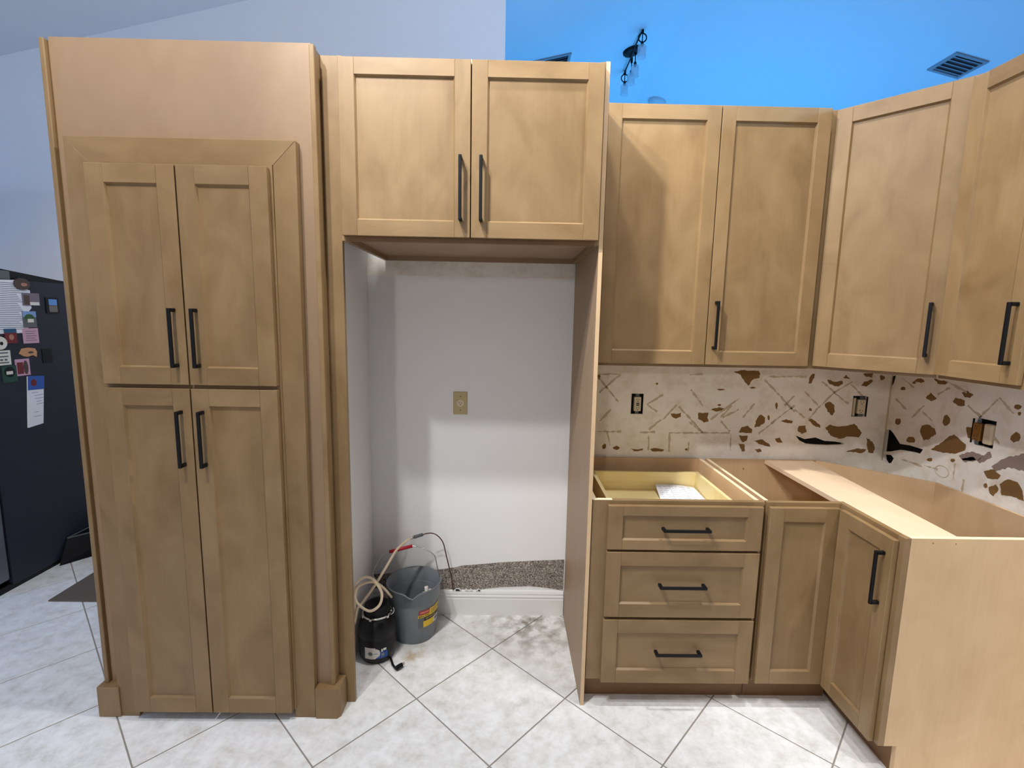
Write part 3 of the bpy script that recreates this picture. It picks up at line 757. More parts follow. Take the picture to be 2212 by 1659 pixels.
# ---------------------------------------------------------------- corner base cabinet
cb = thing('corner_base_cabinet', 'L-shaped corner base cabinet without countertop and with a raw end panel facing the room', 'cabinet', (67, -18, 0))
boxobj('side_panel', 'raw', cb, 49.0, 49.6, -23.25, -0.5, 4.5, 34.5)
boxobj('lit_edge_strip', 'edge', cb, 49.0, 49.6, -23.25, -0.5, 34.5, 34.53)  # lit top edge painted as a pale cap, likewise the next
boxobj('lit_edge_strip', 'edge', cb, 61.35, 85.0, -36.1, -35.4, 34.5, 34.53)
boxobj('back_panel', 'raw', cb, 49.6, 71.2, -1.0, -0.5, 4.5, 34.5)
bm = nb(); prism(bm, [(71.0, -1.0), (71.2, -0.5), (84.6, -13.4), (84.1, -13.7)], 4.5, 34.5)
obj('back_panel', bm, 'raw', cb)
boxobj('back_panel', 'raw', cb, 84.1, 84.6, -35.4, -13.6, 4.5, 34.5)
bm = nb(); prism(bm, [(49.6, -1.0), (71.0, -1.0), (84.1, -13.8), (84.1, -35.4), (61.3, -35.4), (61.3, -23.25), (49.6, -23.25)], 4.5, 5.1)
obj('bottom_panel', bm, 'raw', cb)
bm = nb(); prism(bm, [(60.75, -1.0), (70.3, -1.0), (68.0, -35.4), (61.3, -35.4), (61.3, -23.25), (60.75, -23.25)], 33.75, 34.48)
obj('top_board', bm, 'raw_top', cb)
bm = nb()
plate(bm, [(61.35, 4.5), (63.15, 4.5), (63.15, 0), (85.0, 0), (85.0, 34.5), (61.35, 34.5)], lambda a, b, d: Vector((a, d, b)), -36.1, -35.4)
obj('end_panel', bm, 'raw', cb)
for x, z in ((64.2, 33.9), (67.2, 33.85)):
    bm = nb(); lathe(bm, [(0.09, 0), (0.09, 0.02)], 0, 0, 8)
    bmesh.ops.rotate(bm, verts=bm.verts[:], cent=(0, 0, 0), matrix=Matrix.Rotation(math.pi / 2, 3, 'X'))
    bmesh.ops.translate(bm, verts=bm.verts[:], vec=(x, -36.1, z))
    obj('screw_hole', bm, 'tear', cb)
bm = nb(); lathe(bm, [(0.16, 0), (0.16, 0.03)], 0, 0, 8)
bmesh.ops.rotate(bm, verts=bm.verts[:], cent=(0, 0, 0), matrix=Matrix.Rotation(math.pi / 2, 3, 'X'))
bmesh.ops.translate(bm, verts=bm.verts[:], vec=(56.6, -1.0, 32.6))
obj('screw_hole', bm, 'tear', cb)
for z0, z1 in ((33.2, 34.5), (4.5, 5.8)):
    boxobj('face_rail', 'wood_x', cb, 50.3, 60.5, -24.0, -23.25, z0, z1, 0.03)
    boxobj('face_rail', 'wood_y', cb, 60.5, 61.3, -35.0, -23.25, z0, z1, 0.03)
boxobj('face_stile', 'wood_v', cb, 49.0, 50.3, -24.0, -23.25, 4.5, 34.5, 0.03)
boxobj('face_stile', 'wood_v', cb, 60.5, 61.33, -36.1, -35.0, 4.5, 34.5, 0.03)
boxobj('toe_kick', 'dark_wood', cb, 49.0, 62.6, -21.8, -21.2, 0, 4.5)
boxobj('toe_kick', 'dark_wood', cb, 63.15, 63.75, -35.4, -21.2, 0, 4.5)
shaker(cb, 'door', FRONT, 49.3, 60.05, 4.5, 33.87, 24.02, sw=2.4, rw=2.4)
CF = Fr((60.45, 0), (0, -1), (-1, 0))
shaker(cb, 'door', CF, 24.95, 35.35, 4.5, 33.87, 0.0, sw=2.3, rw=2.4, pull=(34.1, 24.2, 34.1, 31.8), rail_mat='wood_y')

# sheet of paper in the drawer
bm = nb()
g = 10
def pp(u, v):
    a = Vector((36.9, -11.5, 29.72)).lerp(Vector((45.2, -11.5, 29.66)), u)
    b = Vector((37.6, -5.6, 30.4)).lerp(Vector((45.0, -5.6, 30.2)), u)
    p = a.lerp(b, v)
    p.z += 0.35 * v * v * (1 - u) + 0.16 * math.sin(u * 3.1) * v
    return p
gv = [[bm.verts.new(pp(i / g, j / g)) for i in range(g + 1)] for j in range(g + 1)]
for j in range(g):
    for i in range(g):
        bm.faces.new((gv[j][i], gv[j][i + 1], gv[j + 1][i + 1], gv[j + 1][i]))
ex = bmesh.ops.extrude_face_region(bm, geom=bm.faces[:])
bmesh.ops.translate(bm, verts=[v for v in ex['geom'] if isinstance(v, bmesh.types.BMVert)], vec=(0, 0, 0.03))
pap = tag(obj('paper_sheet', bm, 'paper', None, smooth=False), 'white printed instruction sheet lying in the open top drawer', 'paper')
bm = nb()
for r in range(7):
    v = 0.12 + r * 0.12
    x = 0.06
    while x < 0.9:
        w = random.uniform(0.05, 0.16)
        q = [pp(x, v), pp(x + w, v), pp(x + w, v + 0.03), pp(x, v + 0.03)]
        bm.faces.new([bm.verts.new(k + Vector((0, 0, 0.05))) for k in q])
        x += w + 0.05
for u in (0.33, 0.66):
    q = [pp(u, 0.05), pp(u + 0.012, 0.05), pp(u + 0.012, 0.95), pp(u, 0.95)]
    bm.faces.new([bm.verts.new(k + Vector((0, 0, 0.055))) for k in q])
obj('printed_lines', bm, 'print_faint', pap)
# ---------------------------------------------------------------- outlets
def receptacle(parent, fr, u, z, n, mat, w=0.66, h=0.52):
    """One socket face with two slots and a ground hole."""
    bm = nb()
    k = 16
    pts = [(u + w * math.cos(2 * math.pi * i / k) , z + h * 1.0 * math.sin(2 * math.pi * i / k)) for i in range(k)]
    plate(bm, pts, lambda a, b, d: fr.p(a, d, b), n, n + 0.06)
    f = obj('socket_face', bm, mat, parent)
    for du_, hh in ((-0.22, 0.16), (0.22, 0.13)):
        bm = nb(); fbox(bm, fr, u + du_ - 0.045, u + du_ + 0.045, n + 0.055, n + 0.068, z + 0.1 - hh, z + 0.1 + hh)
        obj('slot', bm, 'slot', f)
    bm = nb(); plate(bm, [(u + 0.1 * math.cos(t), z - 0.28 + 0.1 * math.sin(t)) for t in [i * math.pi / 4 for i in range(8)]], lambda a, b, d: fr.p(a, d, b), n + 0.055, n + 0.068)
    obj('ground_hole', bm, 'slot', f)
    return f
o1 = thing('wall_outlet', 'almond single outlet with cover plate on the white alcove wall', 'outlet', (-0.2, 0, 42.6))
bm = nb(); fbox(bm, FRONT, -1.6, 1.2, 0.0, 0.2, 42.58, 47.12, 0.12, 2)
obj('cover_plate', bm, 'plate', o1)
receptacle(o1, FRONT, -0.2, 44.85, 0.2, 'ivory', 0.7, 0.7)
for z in (46.2, 43.5):
    bm = nb(); plate(bm, [(-0.2 + 0.13 * math.cos(i * math.pi / 4), z + 0.13 * math.sin(i * math.pi / 4)) for i in range(8)], lambda a, b, d: FRONT.p(a, d, b), 0.19, 0.23)
    obj('plate_screw', bm, 'brass', o1)

def bare_outlet(label, fr, u, z, n, gfci=True, rail=None, mat='ivory'):
    p = fr.p(u, n, z - 2)
    o = thing('wall_outlet', label, 'outlet', p)
    bm = nb()
    fbox(bm, fr, u - 1.15, u + 1.15, n - 1.2, n - 1.1, z - 2.0, z + 2.0)
    for a, b in ((u - 1.15, u - 1.08), (u + 1.08, u + 1.15)):
        fbox(bm, fr, a, b, n - 1.1, n - 0.05, z - 2.0, z + 2.0)
    obj('junction_box', bm, 'black_plastic', o)
    bm = nb(); fbox(bm, fr, u - 0.66, u + 0.72, n - 0.6, n + 0.28, z - 1.42, z + 1.42, 0.1, 2)
    obj('device_body', bm, mat, o)
    for dz in (0.85, -0.85):
        receptacle(o, fr, u + 0.03, z + dz, n + 0.26, mat, 0.5, 0.5)
    if gfci:
        for dz in (0.14, -0.2):
            bm = nb(); fbox(bm, fr, u - 0.28, u + 0.34, n + 0.26, n + 0.33, z + dz - 0.1, z + dz + 0.1, 0.02)
            obj('test_button', bm, 'slot', o)
    bm = nb(); fbox(bm, fr, u - 0.35, u + 0.35, n - 0.08, n - 0.03, z + 1.45, z + 2.0)
    fbox(bm, fr, u - 0.35, u + 0.35, n - 0.08, n - 0.03, z - 2.0, z - 1.45)
    obj('mounting_strap', bm, 'labelgrey', o)
    return o
bare_outlet('ivory GFCI outlet without cover plate in a dark box, beside the end panel', FRONT, GF[0], GF[1], 0.0)
hu = Fr((HO[0], 0), (math.cos(0.25), -math.sin(0.25)), (-math.sin(0.25), -math.cos(0.25)))
ob = bare_outlet('dusty outlet without plate hanging out of the back wall near the corner hole', hu, 0.25, HO[1], 0.3, False)
bm = nb(); fbox(bm, FRONT, HO[0] - 1.15, HO[0] - 0.8, -0.3, 0.25, HO[1] - 1.9, HO[1] + 1.7, 0.06)
obj('box_edge', bm, 'ivory', ob)
RWF = Fr((85.3, 0), (0, -1), (-1, 0))
ob = bare_outlet('brown outlet pulled loose from its white box on the scraped right wall', RWF, 19.0, RO[1], 0.35, False, mat='brass')
bm = nb(); fbox(bm, RWF, 19.95, 21.3, -0.4, 0.5, RO[1] - 1.7, RO[1] + 1.6, 0.25, 2)
obj('box_side', bm, 'ivory', ob)

# ---------------------------------------------------------------- bucket
BX, BY = -8.5, -6.0
bk_t = thing('bucket', 'grey plastic bucket with pouring lip and yellow label', 'bucket', (BX, BY, 0))
bm = nb()
seg = 48
outer = [(4.0, 0.0), (4.12, 0.25), (4.75, 7.6), (4.78, 8.0), (4.98, 8.1), (5.12, 10.6), (5.28, 10.65), (5.28, 10.9)]
inner = [(5.05, 10.9), (4.9, 8.0), (4.62, 7.6), (4.0, 0.5)]
rings = lathe(bm, outer + inner, BX, BY, seg)
la = math.radians(-84)           # pouring lip faces the room
for k in (5, 6, 7, 8):
    for v in rings[k]:
        a = math.atan2(v.co.y - BY, v.co.x - BX)
        d = (a - la + math.pi) % (2 * math.pi) - math.pi
        w = max(0, 1 - abs(d) / 0.30)
        if k >= 6 or k == 5:
            v.co.z -= 0.75 * w if k >= 6 else 0.5 * w
            v.co.x += math.cos(la) * 0.55 * w; v.co.y += math.sin(la) * 0.55 * w
obj('pail', bm, 'grey_plastic', bk_t, smooth=True)
piv = [(-13.55, -7.6, 9.8), (-3.5, -4.6, 10.0)]
bail = [piv[0], (-13.75, -7.0, 11.2), (-13.9, -5.6, 12.9), (-13.6, -4.8, 14.6), (-13.0, -4.2, 15.6)]
bail = [(-13.55, -7.8, 9.6), (-14.6, -7.2, 11.6), (-14.9, -6.6, 12.7), (-13.6, -4.9, 15.0), (-12.8, -4.2, 15.6)]
bm = nb()
tube(bm, [(-13.75, -7.6, 9.4), (-15.4, -7.4, 11.3), (-16.2, -6.9, 12.7), (-15.0, -4.9, 14.9), (-13.9, -4.1, 15.5), (-9.2, -3.3, 16.5), (-5.2, -3.6, 15.1), (-4.4, -4.0, 13.0), (-3.6, -4.5, 10.4)], 0.095, 6, 3)
obj('bail_wire', bm, 'steel', bk_t, smooth=True)
bm = nb(); tube(bm, [(-13.7, -4.0, 15.55), (-9.3, -3.3, 16.48)], 0.34, 10, 2)
obj('grip', bm, 'red', bk_t, smooth=True)
for p in ((-13.55, -7.6, 9.6), (-3.55, -4.5, 10.2)):
    bm = nb(); bmesh.ops.create_uvsphere(bm, u_segments=10, v_segments=6, radius=0.3)
    bmesh.ops.translate(bm, verts=bm.verts[:], vec=p)
    obj('bail_ear', bm, 'grey_plastic', bk_t, smooth=True)
def cone(u, z, d=0.03, cx=BX, cy=BY, r0=4.1, k=0.0885, a0=-1.22):
    """Wrap flat label coordinates (u along the label, z up) onto the pail."""
    r = r0 + k * z + d
    a = a0 + u / 4.45
    return Vector((cx + r * math.cos(a), cy + r * math.sin(a), z))
def wrap(parent, name, mat, u0, u1, z0, z1, d, fn=cone, nu=10, round_right=0.0):
    bm = nb()
    gv = []
    for j in range(5):
        row = []
        for i in range(nu + 1):
            z = z0 + (z1 - z0) * j / 4
            uu1 = u1
            if round_right:
                t = (z - (z0 + z1) / 2) / ((z1 - z0) / 2)
                uu1 = u1 - round_right * (1 - math.sqrt(max(0, 1 - t * t)))
            row.append(bm.verts.new(fn(u0 + (uu1 - u0) * i / nu, z, d)))
        gv.append(row)
    for j in range(4):
        for i in range(nu):
            bm.faces.new((gv[j][i], gv[j][i + 1], gv[j + 1][i + 1], gv[j + 1][i]))
    ex = bmesh.ops.extrude_face_region(bm, geom=bm.faces[:])
    c = fn((u0 + u1) / 2, (z0 + z1) / 2, 1.0) - fn((u0 + u1) / 2, (z0 + z1) / 2, 0.0)
    bmesh.ops.translate(bm, verts=[v for v in ex['geom'] if isinstance(v, bmesh.types.BMVert)], vec=-c * 0.02)
    return obj(name, bm, mat, parent)
def lettering(parent, text, mat, u0, z0, h, d, fn=cone, width=None, bold=0.0):
    cu = bpy.data.curves.new('lettering', 'FONT')
    cu.body = text; cu.size = 1.0; cu.resolution_u = 3; cu.offset = bold
    to = bpy.data.objects.new('lettering', cu); C.objects.link(to)
    dg = bpy.context.evaluated_depsgraph_get()
    me = bpy.data.meshes.new_from_object(to.evaluated_get(dg))
    bpy.data.objects.remove(to)
    bm = nb(); bm.from_mesh(me); bpy.data.meshes.remove(me)
    xs = [v.co.x for v in bm.verts]; ys = [v.co.y for v in bm.verts]
    sx = (width / (max(xs) - min(xs))) if width else h / (max(ys) - min(ys))
    sy = h / (max(ys) - min(ys))
    for v in bm.verts:
        v.co = fn(u0 + (v.co.x - min(xs)) * sx, z0 + (v.co.y - min(ys)) * sy, d)
    return obj('lettering', bm, mat, parent, recalc=False)
lab = wrap(bk_t, 'label', 'labelgrey', 0.0, 5.0, 3.4, 7.0, 0.03)
wrap(lab, 'label_field', 'yellow', 2.15, 5.0, 5.55, 7.0, 0.06)
wrap(lab, 'label_field', 'labelred', 0.1, 2.1, 6.15, 7.0, 0.06)
wrap(lab, 'label_field', 'labelpink', 0.35, 2.0, 6.45, 6.75, 0.08)
wrap(lab, 'label_field', 'yellow', -0.1, 2.1, 5.55, 6.1, 0.06)
wrap(lab, 'label_field', 'labelblack', 1.1, 5.0, 4.75, 5.5, 0.06)
wrap(lab, 'label_field', 'labelolive', 1.35, 2.0, 4.95, 5.35, 0.08)
wrap(lab, 'label_field', 'labelolive', 2.1, 3.6, 5.0, 5.35, 0.08)
wrap(lab, 'label_field', 'yellow', 0.95, 3.35, 3.4, 4.7, 0.06)
wrap(lab, 'label_field', 'labelwhite', 3.4, 5.0, 3.4, 4.7, 0.06)
wrap(lab, 'label_field', 'labelgrey', 3.65, 4.7, 3.75, 4.45, 0.08)
lettering(lab, 'BRUTE', 'labelblack', 0.05, 5.64, 0.36, 0.09, width=1.95, bold=0.02)
for z in (6.6, 6.25, 5.9):
    wrap(lab, 'label_field', 'labelolive', 2.4, 4.1, z, z + 0.12, 0.08)
wrap(lab, 'label_field', 'labelblack', 4.45, 4.85, 6.05, 6.5, 0.08)

# crumpled cloth glove fingers over the bucket rim
gl = thing('work_glove', 'white cloth work glove crumpled inside the grey bucket against its rim', 'glove', (-6.2, -9.0, 6.6))
bm = nb()
bmesh.ops.create_icosphere(bm, subdivisions=3, radius=1.0)
for v in bm.verts:
    v.co = Vector((v.co.x * 1.2, v.co.y * 0.8, v.co.z * 1.2)) * (1 + 0.12 * math.sin(v.co.x * 9) * math.sin(v.co.z * 7)) + Vector((-6.3, -8.9, 7.9))
obj('palm', bm, 'cloth', gl, smooth=True)
for p in (((-6.0, -9.1, 8.2), (-5.6, -8.9, 9.6), (-5.75, -8.5, 11.0)), ((-6.3, -9.3, 8.0), (-5.95, -9.3, 9.2), (-6.0, -9.1, 10.2)), ((-6.7, -9.5, 7.9), (-6.5, -9.6, 8.9), (-6.6, -9.5, 9.5)), ((-5.6, -8.6, 8.2), (-5.2, -8.3, 9.3), (-5.2, -8.1, 10.2)), ((-7.2, -9.4, 8.1), (-7.9, -9.7, 8.6), (-8.4, -9.8, 8.7))):
    bm = nb(); tube(bm, p, 0.36, 8, 3)
    obj('finger', bm, 'cloth', gl, smooth=True)

# ---------------------------------------------------------------- waste disposer
DX, DY = -14.0, -12.5
dp = thing('garbage_disposal', 'black garbage disposal unit with steel collar standing beside the grey bucket', 'disposal', (DX, DY, 0))
bm = nb()
lathe(bm, [(2.3, 0.0), (2.9, 0.12), (3.3, 0.9), (3.36, 2.2), (3.4, 4.4), (3.32, 4.55), (3.36, 4.7), (3.3, 6.0), (3.1, 6.8), (2.75, 7.6), (2.45, 8.1)], DX, DY, 40)
obj('housing', bm, 'black_plastic', dp, smooth=True)
bm = nb()
lathe(bm, [(2.3, 8.05), (2.3, 9.6), (2.15, 9.9), (1.7, 9.95), (1.6, 9.3), (0.01, 9.1)], DX, DY, 32, False)
obj('neck', bm, 'black', dp, smooth=True)
bm = nb()
tube(bm, [(DX + 2.5 * math.cos(t * math.pi / 12), DY + 2.5 * math.sin(t * math.pi / 12), 8.35) for t in range(25)], 0.2, 8, 1)
obj('collar', bm, 'steel', dp, smooth=True)
for t in (-0.6, -1.75, -2.5):
    bm = nb(); bmesh.ops.create_cube(bm, size=0.42)
    bmesh.ops.rotate(bm, verts=bm.verts[:], cent=(0, 0, 0), matrix=Matrix.Rotation(t, 3, 'Z'))
    bmesh.ops.translate(bm, verts=bm.verts[:], vec=(DX + 2.62 * math.cos(t), DY + 2.62 * math.sin(t), 8.35))
    obj('collar_lug', bm, 'steel', dp)
bm = nb(); tube(bm, [(DX + 2.4, DY - 1.0, 8.4), (DX + 3.0, DY - 1.1, 8.7), (DX + 3.3, DY - 1.0, 9.3), (DX + 3.1, DY - 0.9, 9.7)], 0.12, 6, 3)
obj('collar_screw', bm, 'steel', dp, smooth=True)
dcone = lambda u, z, d=0.03: Vector((DX + (3.34 + d) * math.cos(-2.02 + u / 3.34), DY + (3.34 + d) * math.sin(-2.02 + u / 3.34), z))
wrap(dp, 'label', 'labelblue', 2.0, 4.1, 1.35, 3.45, 0.02, dcone)
sl = wrap(dp, 'label', 'labelsilver', 0.0, 2.75, 1.35, 3.45, 0.05, dcone, 12, 0.9)
bm = nb()
k = 14
pts = [dcone(1.05 + 0.42 * math.cos(2 * math.pi * i / k), 2.35 + 0.36 * math.sin(2 * math.pi * i / k), 0.075) for i in range(k)]
bm.faces.new([bm.verts.new(p) for p in pts])
obj('emblem', bm, 'labelgrey', sl)
wrap(sl, 'printed_line', 'labelgrey', 1.55, 2.3, 2.3, 2.38, 0.07, dcone, 4)
wrap(dp, 'printed_line', 'labelwhite', 2.95, 3.2, 2.55, 3.1, 0.05, dcone, 3)
wrap(dp, 'printed_line', 'labelwhite', 3.3, 3.85, 2.75, 3.15, 0.05, dcone, 3)
wrap(dp, 'printed_line', 'ink', 2.95, 3.5, 1.75, 2.3, 0.05, dcone, 3)
bm = nb(); tube(bm, [(-11.3, -14.3, 0.6), (-10.9, -15.0, 0.35), (-10.5, -15.8, 0.25), (-9.9, -16.6, 0.3), (-9.6, -17.0, 0.45)], 0.2, 8, 4)
obj('cord', bm, 'black_plastic', dp, smooth=True)
bm = nb(); tube(bm, [(-9.7, -17.0, 0.45), (-9.2, -16.6, 0.6), (-8.75, -16.25, 0.62)], 0.42, 8, 3)
pl_ = obj('plug', bm, 'black_plastic', dp, smooth=False)
for a, b in ((0.16, 0.75), (-0.16, 0.55), (0.0, 0.95)):
    bm = nb(); tube(bm, [(-8.8 + a * 0.7, -16.28 - a * 0.7, b), (-8.4 + a * 0.7, -15.95 - a * 0.7, b)], 0.06, 5, 1)
    obj('prong', bm, 'brass', pl_)

# ---------------------------------------------------------------- water line
wl = thing('water_line', 'cream hose coiled over the disposal, coupled to a thin copper tube against the wall', 'hose', (-14, -12, 6))
LOOP = [(-11.9, -10.2, 9.74), (-13.33, -11.5, 12.6), (-14.8, -12.8, 14.23), (-16.68, -14.0, 14.11), (-17.2, -14.8, 12.74), (-16.52, -15.3, 11.48), (-14.51, -15.6, 10.38), (-12.85, -15.4, 11.32), (-12.43, -15.0, 13.09), (-13.16, -14.6, 14.59), (-14.46, -14.2, 15.74), (-15.99, -14.0, 15.69), (-17.2, -13.9, 14.48), (-17.66, -13.7, 12.42), (-17.68, -13.5, 9.89), (-17.68, -13.0, 7.32)]
RUN = [(-17.65, -13.9, 6.81), (-17.2, -13.7, 9.48), (-16.6, -13.4, 10.25), (-14.57, -12.2, 12.99), (-12.76, -10.5, 15.85), (-11.51, -8.0, 17.77), (-10.47, -6.5, 18.48), (-9.22, -5.4, 19.11)]
bm = nb()
tube(bm, LOOP, 0.24, 8, 5)
obj('hose_loop', bm, 'hose', wl, smooth=True)
bm = nb()
tube(bm, RUN, 0.24, 8, 5)
obj('hose_run', bm, 'hose', wl, smooth=True)
bm = nb(); tube(bm, [(-9.35, -5.45, 19.05), (-8.55, -4.9, 19.14)], 0.27, 8, 1)
obj('ferrule', bm, 'steel', wl, smooth=True)
bm = nb(); tube(bm, [(-8.65, -4.95, 19.12), (-7.15, -4.0, 19.22)], 0.34, 8, 1)
obj('coupling', bm, 'labelgrey', wl, smooth=True)
bm = nb()
tube(bm, [(-7.22, -4.0, 19.19), (-5.68, -3.4, 19.27), (-4.4, -2.8, 18.48), (-3.36, -2.3, 16.79), (-2.84, -2.0, 14.38), (-2.22, -1.7, 11.25), (-1.78, -1.4, 9.07), (-1.64, -0.9, 7.06), (-1.5, -0.6, 5.6)], 0.11, 6, 6)
obj('copper_tube', bm, 'copper', wl, smooth=True)

# ---------------------------------------------------------------- refrigerator beyond the pantry
fx = -99.7
rf = thing('refrigerator', 'dark slate refrigerator with magnets and notes on its side beyond the pantry', 'refrigerator', (-116, 20, 0))
boxobj('cabinet_shell', 'slate', rf, -133, fx, 7.2, 36.6, 1.0, 67.95, 0.15, 2)
boxobj('freezer_drawer', 'slate_door', rf, -133, fx - 0.15, 3.4, 6.95, 2.4, 36.0, 0.5, 3)
boxobj('door', 'slate_door', rf, -133, fx - 0.15, 3.4, 6.95, 36.4, 69.5, 0.5, 3)
boxobj('base_grille', 'black_plastic', rf, -132.5, fx - 0.3, 4.4, 36.4, 0.0, 1.4)
boxobj('hinge_cover', 'labelgrey', rf, -105, fx - 0.1, 7.2, 14.6, 67.9, 69.85, 0.25, 2)
bm = nb(); plate(bm, [(7.0, 67.9), (36.5, 67.9), (36.5, 67.95), (26.3, 68.75), (12.2, 70.3), (7.0, 70.6)], lambda a, b, d: Vector((d, a, b)), -132, fx - 0.6)
obj('top_cover', bm, 'black_plastic', rf)
SF = Fr((fx, 0), (0, 1), (1, 0))            # refrigerator side: u = y, n = +x

def magnet(name, label, cat, pts, mat, th=0.12, marks=(), group=None, n0=0.0):
    bm = nb(); plate(bm, pts, lambda a, b, d: SF.p(a, d, b), n0, n0 + th)
    o = tag(obj(name, bm, mat, None, org=SF.p(pts[0][0], n0, pts[0][1])), label, cat, group)
    for k, (nm, mp, mm) in enumerate(marks):
        bm = nb(); plate(bm, mp, lambda a, b, d: SF.p(a, d, b), n0 + th - 0.01, n0 + th + 0.02 + 0.015 * k)
        obj(nm, bm, mm, o)
    return o
R4 = lambda a, b, c, d: [(a, c), (b, c), (b, d), (a, d)]
def oval(a, b, c, d, k=14):
    return [((a + b) / 2 + (b - a) / 2 * math.cos(2 * math.pi * i / k), (c + d) / 2 + (d - c) / 2 * math.sin(2 * math.pi * i / k)) for i in range(k)]
cm = lambda n, r, g, b: M.setdefault(n, plain(n, srgb(r, g, b), 0.6)) and n
cm('m_brown', 78, 62, 56); cm('m_mauve', 120, 108, 122); cm('m_blue', 92, 140, 200); cm('m_green', 48, 92, 52); cm('m_teal', 30, 82, 116)
cm('m_maroon', 112, 34, 40); cm('m_skin', 176, 122, 100); cm('m_pink', 204, 158, 180); cm('m_orange', 200, 146, 102); cm('m_dkgreen', 34, 72, 56)
cm('m_stone', 112, 104, 98); cm('m_padblue', 46, 88, 168); cm('m_sky', 128, 160, 206)
sh = magnet('paper_note', 'large white sheet of typed lines held on the refrigerator side', 'paper', [(8.0, 56.3), (17.1, 56.4), (17.3, 60.8), (18.4, 61.9), (18.5, 65.9), (16.8, 66.4), (15.2, 68.0), (8.0, 67.6)], 'paper', 0.05)
bm = nb()
for r in range(26):
    z = 57.2 + r * 0.4
    fbox(bm, SF, 8.2, 16.4 - (r % 5) * 0.25, 0.045, 0.06, z, z + 0.13)
obj('typed_lines', bm, 'ink', sh)
magnet('fridge_magnet', 'dark rounded magnet at the top corner of the white sheet', 'magnet', oval(14.8, 18.4, 65.9, 68.5), 'm_brown', 0.3, [('highlight_patch', oval(16.2, 17.7, 66.7, 67.5, 8), 'm_skin')], n0=0.06)
magnet('fridge_magnet', 'grey mauve photo magnet on the edge of the white sheet', 'magnet', R4(16.4, 20.4, 62.5, 65.3), 'm_mauve', 0.15, [('picture_band', R4(18.0, 20.2, 62.6, 63.3), 'labelwhite'), ('picture_band', R4(16.7, 18.0, 62.7, 64.8), 'm_brown')], n0=0.06)
magnet('fridge_magnet', 'black framed picture magnet with blue sky, alone near the rear edge', 'magnet', R4(21.9, 25.2, 60.75, 64.5), 'black_plastic', 0.2, [('picture_band', R4(22.6, 24.7, 62.7, 64.1), 'm_blue'), ('picture_band', R4(22.6, 24.7, 61.1, 62.6), 'm_stone')])
magnet('fridge_magnet', 'picture magnet of a green tree under blue sky', 'magnet', R4(16.0, 19.1, 57.6, 61.2), 'labelgrey', 0.15, [('picture_band', R4(16.0, 19.1, 59.9, 61.2), 'm_sky'), ('picture_band', oval(16.3, 18.6, 58.9, 60.6), 'm_green'), ('picture_band', R4(17.0, 18.4, 58.7, 59.5), 'labelwhite')], n0=0.06)
magnet('fridge_magnet', 'dark red magnet with teal strip on top at the foot of the white sheet', 'magnet', R4(11.6, 14.2, 54.2, 57.2), 'm_maroon', 0.15, [('teal_strip', R4(11.5, 14.1, 56.5, 57.4), 'm_teal'), ('pale_patch', oval(12.4, 13.5, 54.9, 56.2, 8), 'm_skin')], n0=0.06)
mg = magnet('fridge_magnet', 'pink square magnet with lines of dark lettering', 'magnet', R4(15.6, 19.2, 54.0, 57.4), 'm_pink', 0.15, n0=0.06)
bm = nb()
for r in range(5):
    fbox(bm, SF, 16.2, 18.7 - (r % 2) * 0.4, 0.2, 0.225, 54.6 + r * 0.52, 54.72 + r * 0.52)
obj('lettering_lines', bm, 'labelgrey', mg)
magnet('fridge_magnet', 'white rounded magnet with one dark spot at the frame edge', 'magnet', oval(8.8, 11.9, 52.95, 55.8), 'labelwhite', 0.25, [('dark_spot', oval(10.3, 11.0, 53.9, 54.7, 8), 'black_plastic')])
mg = magnet('fridge_magnet', 'small white card with dark printed rows below the white rounded magnet', 'magnet', R4(8.8, 12.4, 49.6, 52.75), 'labelwhite', 0.1)
bm = nb()
for z in (52.1, 51.3, 50.0):
    fbox(bm, SF, 9.0, 11.9, 0.095, 0.115, z, z + 0.28)
fbox(bm, SF, 10.1, 10.7, 0.095, 0.115, 50.55, 50.95); fbox(bm, SF, 11.0, 11.6, 0.095, 0.115, 50.55, 50.95)
obj('printed_rows', bm, 'labelgrey', mg)
magnet('fridge_magnet', 'orange brown irregular magnet with ragged lower edge', 'magnet', [(14.3, 51.8), (15.2, 51.2), (16.2, 51.0), (17.4, 51.3), (18.2, 50.8), (18.4, 52.0), (18.0, 52.8), (16.5, 53.05), (15.0, 52.9)], 'm_orange', 0.2, [('dark_band', oval(16.2, 17.6, 51.7, 52.2, 8), 'm_brown')])
magnet('fridge_magnet', 'plain black rectangular magnet near the rear of the refrigerator side', 'magnet', R4(19.7, 22.1, 49.2, 52.5), 'black_plastic', 0.15)
magnet('fridge_magnet', 'pink photo magnet with a dark haired figure above the notepad', 'magnet', R4(13.2, 16.4, 46.9, 50.6), 'm_pink', 0.12, [('picture_band', R4(13.5, 14.9, 47.3, 49.9), 'm_maroon'), ('picture_band', oval(14.9, 16.0, 47.1, 50.3, 10), 'm_brown')])
magnet('fridge_magnet', 'dark green magnet with a round black patch and pale centre', 'magnet', R4(10.2, 13.3, 45.8, 49.4), 'm_dkgreen', 0.15, [('dark_patch', oval(10.6, 12.9, 46.9, 49.2), 'black_plastic'), ('pale_patch', R4(11.0, 12.4, 47.5, 48.2), 'labelwhite')])
nb_ = magnet('notepad', 'long white shopping notepad with blue header hanging on the refrigerator side', 'notepad', [(14.3, 35.0), (17.9, 35.3), (19.3, 46.2), (15.5, 46.6)], 'paper', 0.3)
bm = nb(); plate(bm, [(15.1, 43.5), (19.0, 43.3), (19.35, 46.3), (15.45, 46.7)], lambda a, b, d: SF.p(a, d, b), 0.29, 0.36)
hd = obj('header', bm, 'm_padblue', nb_)
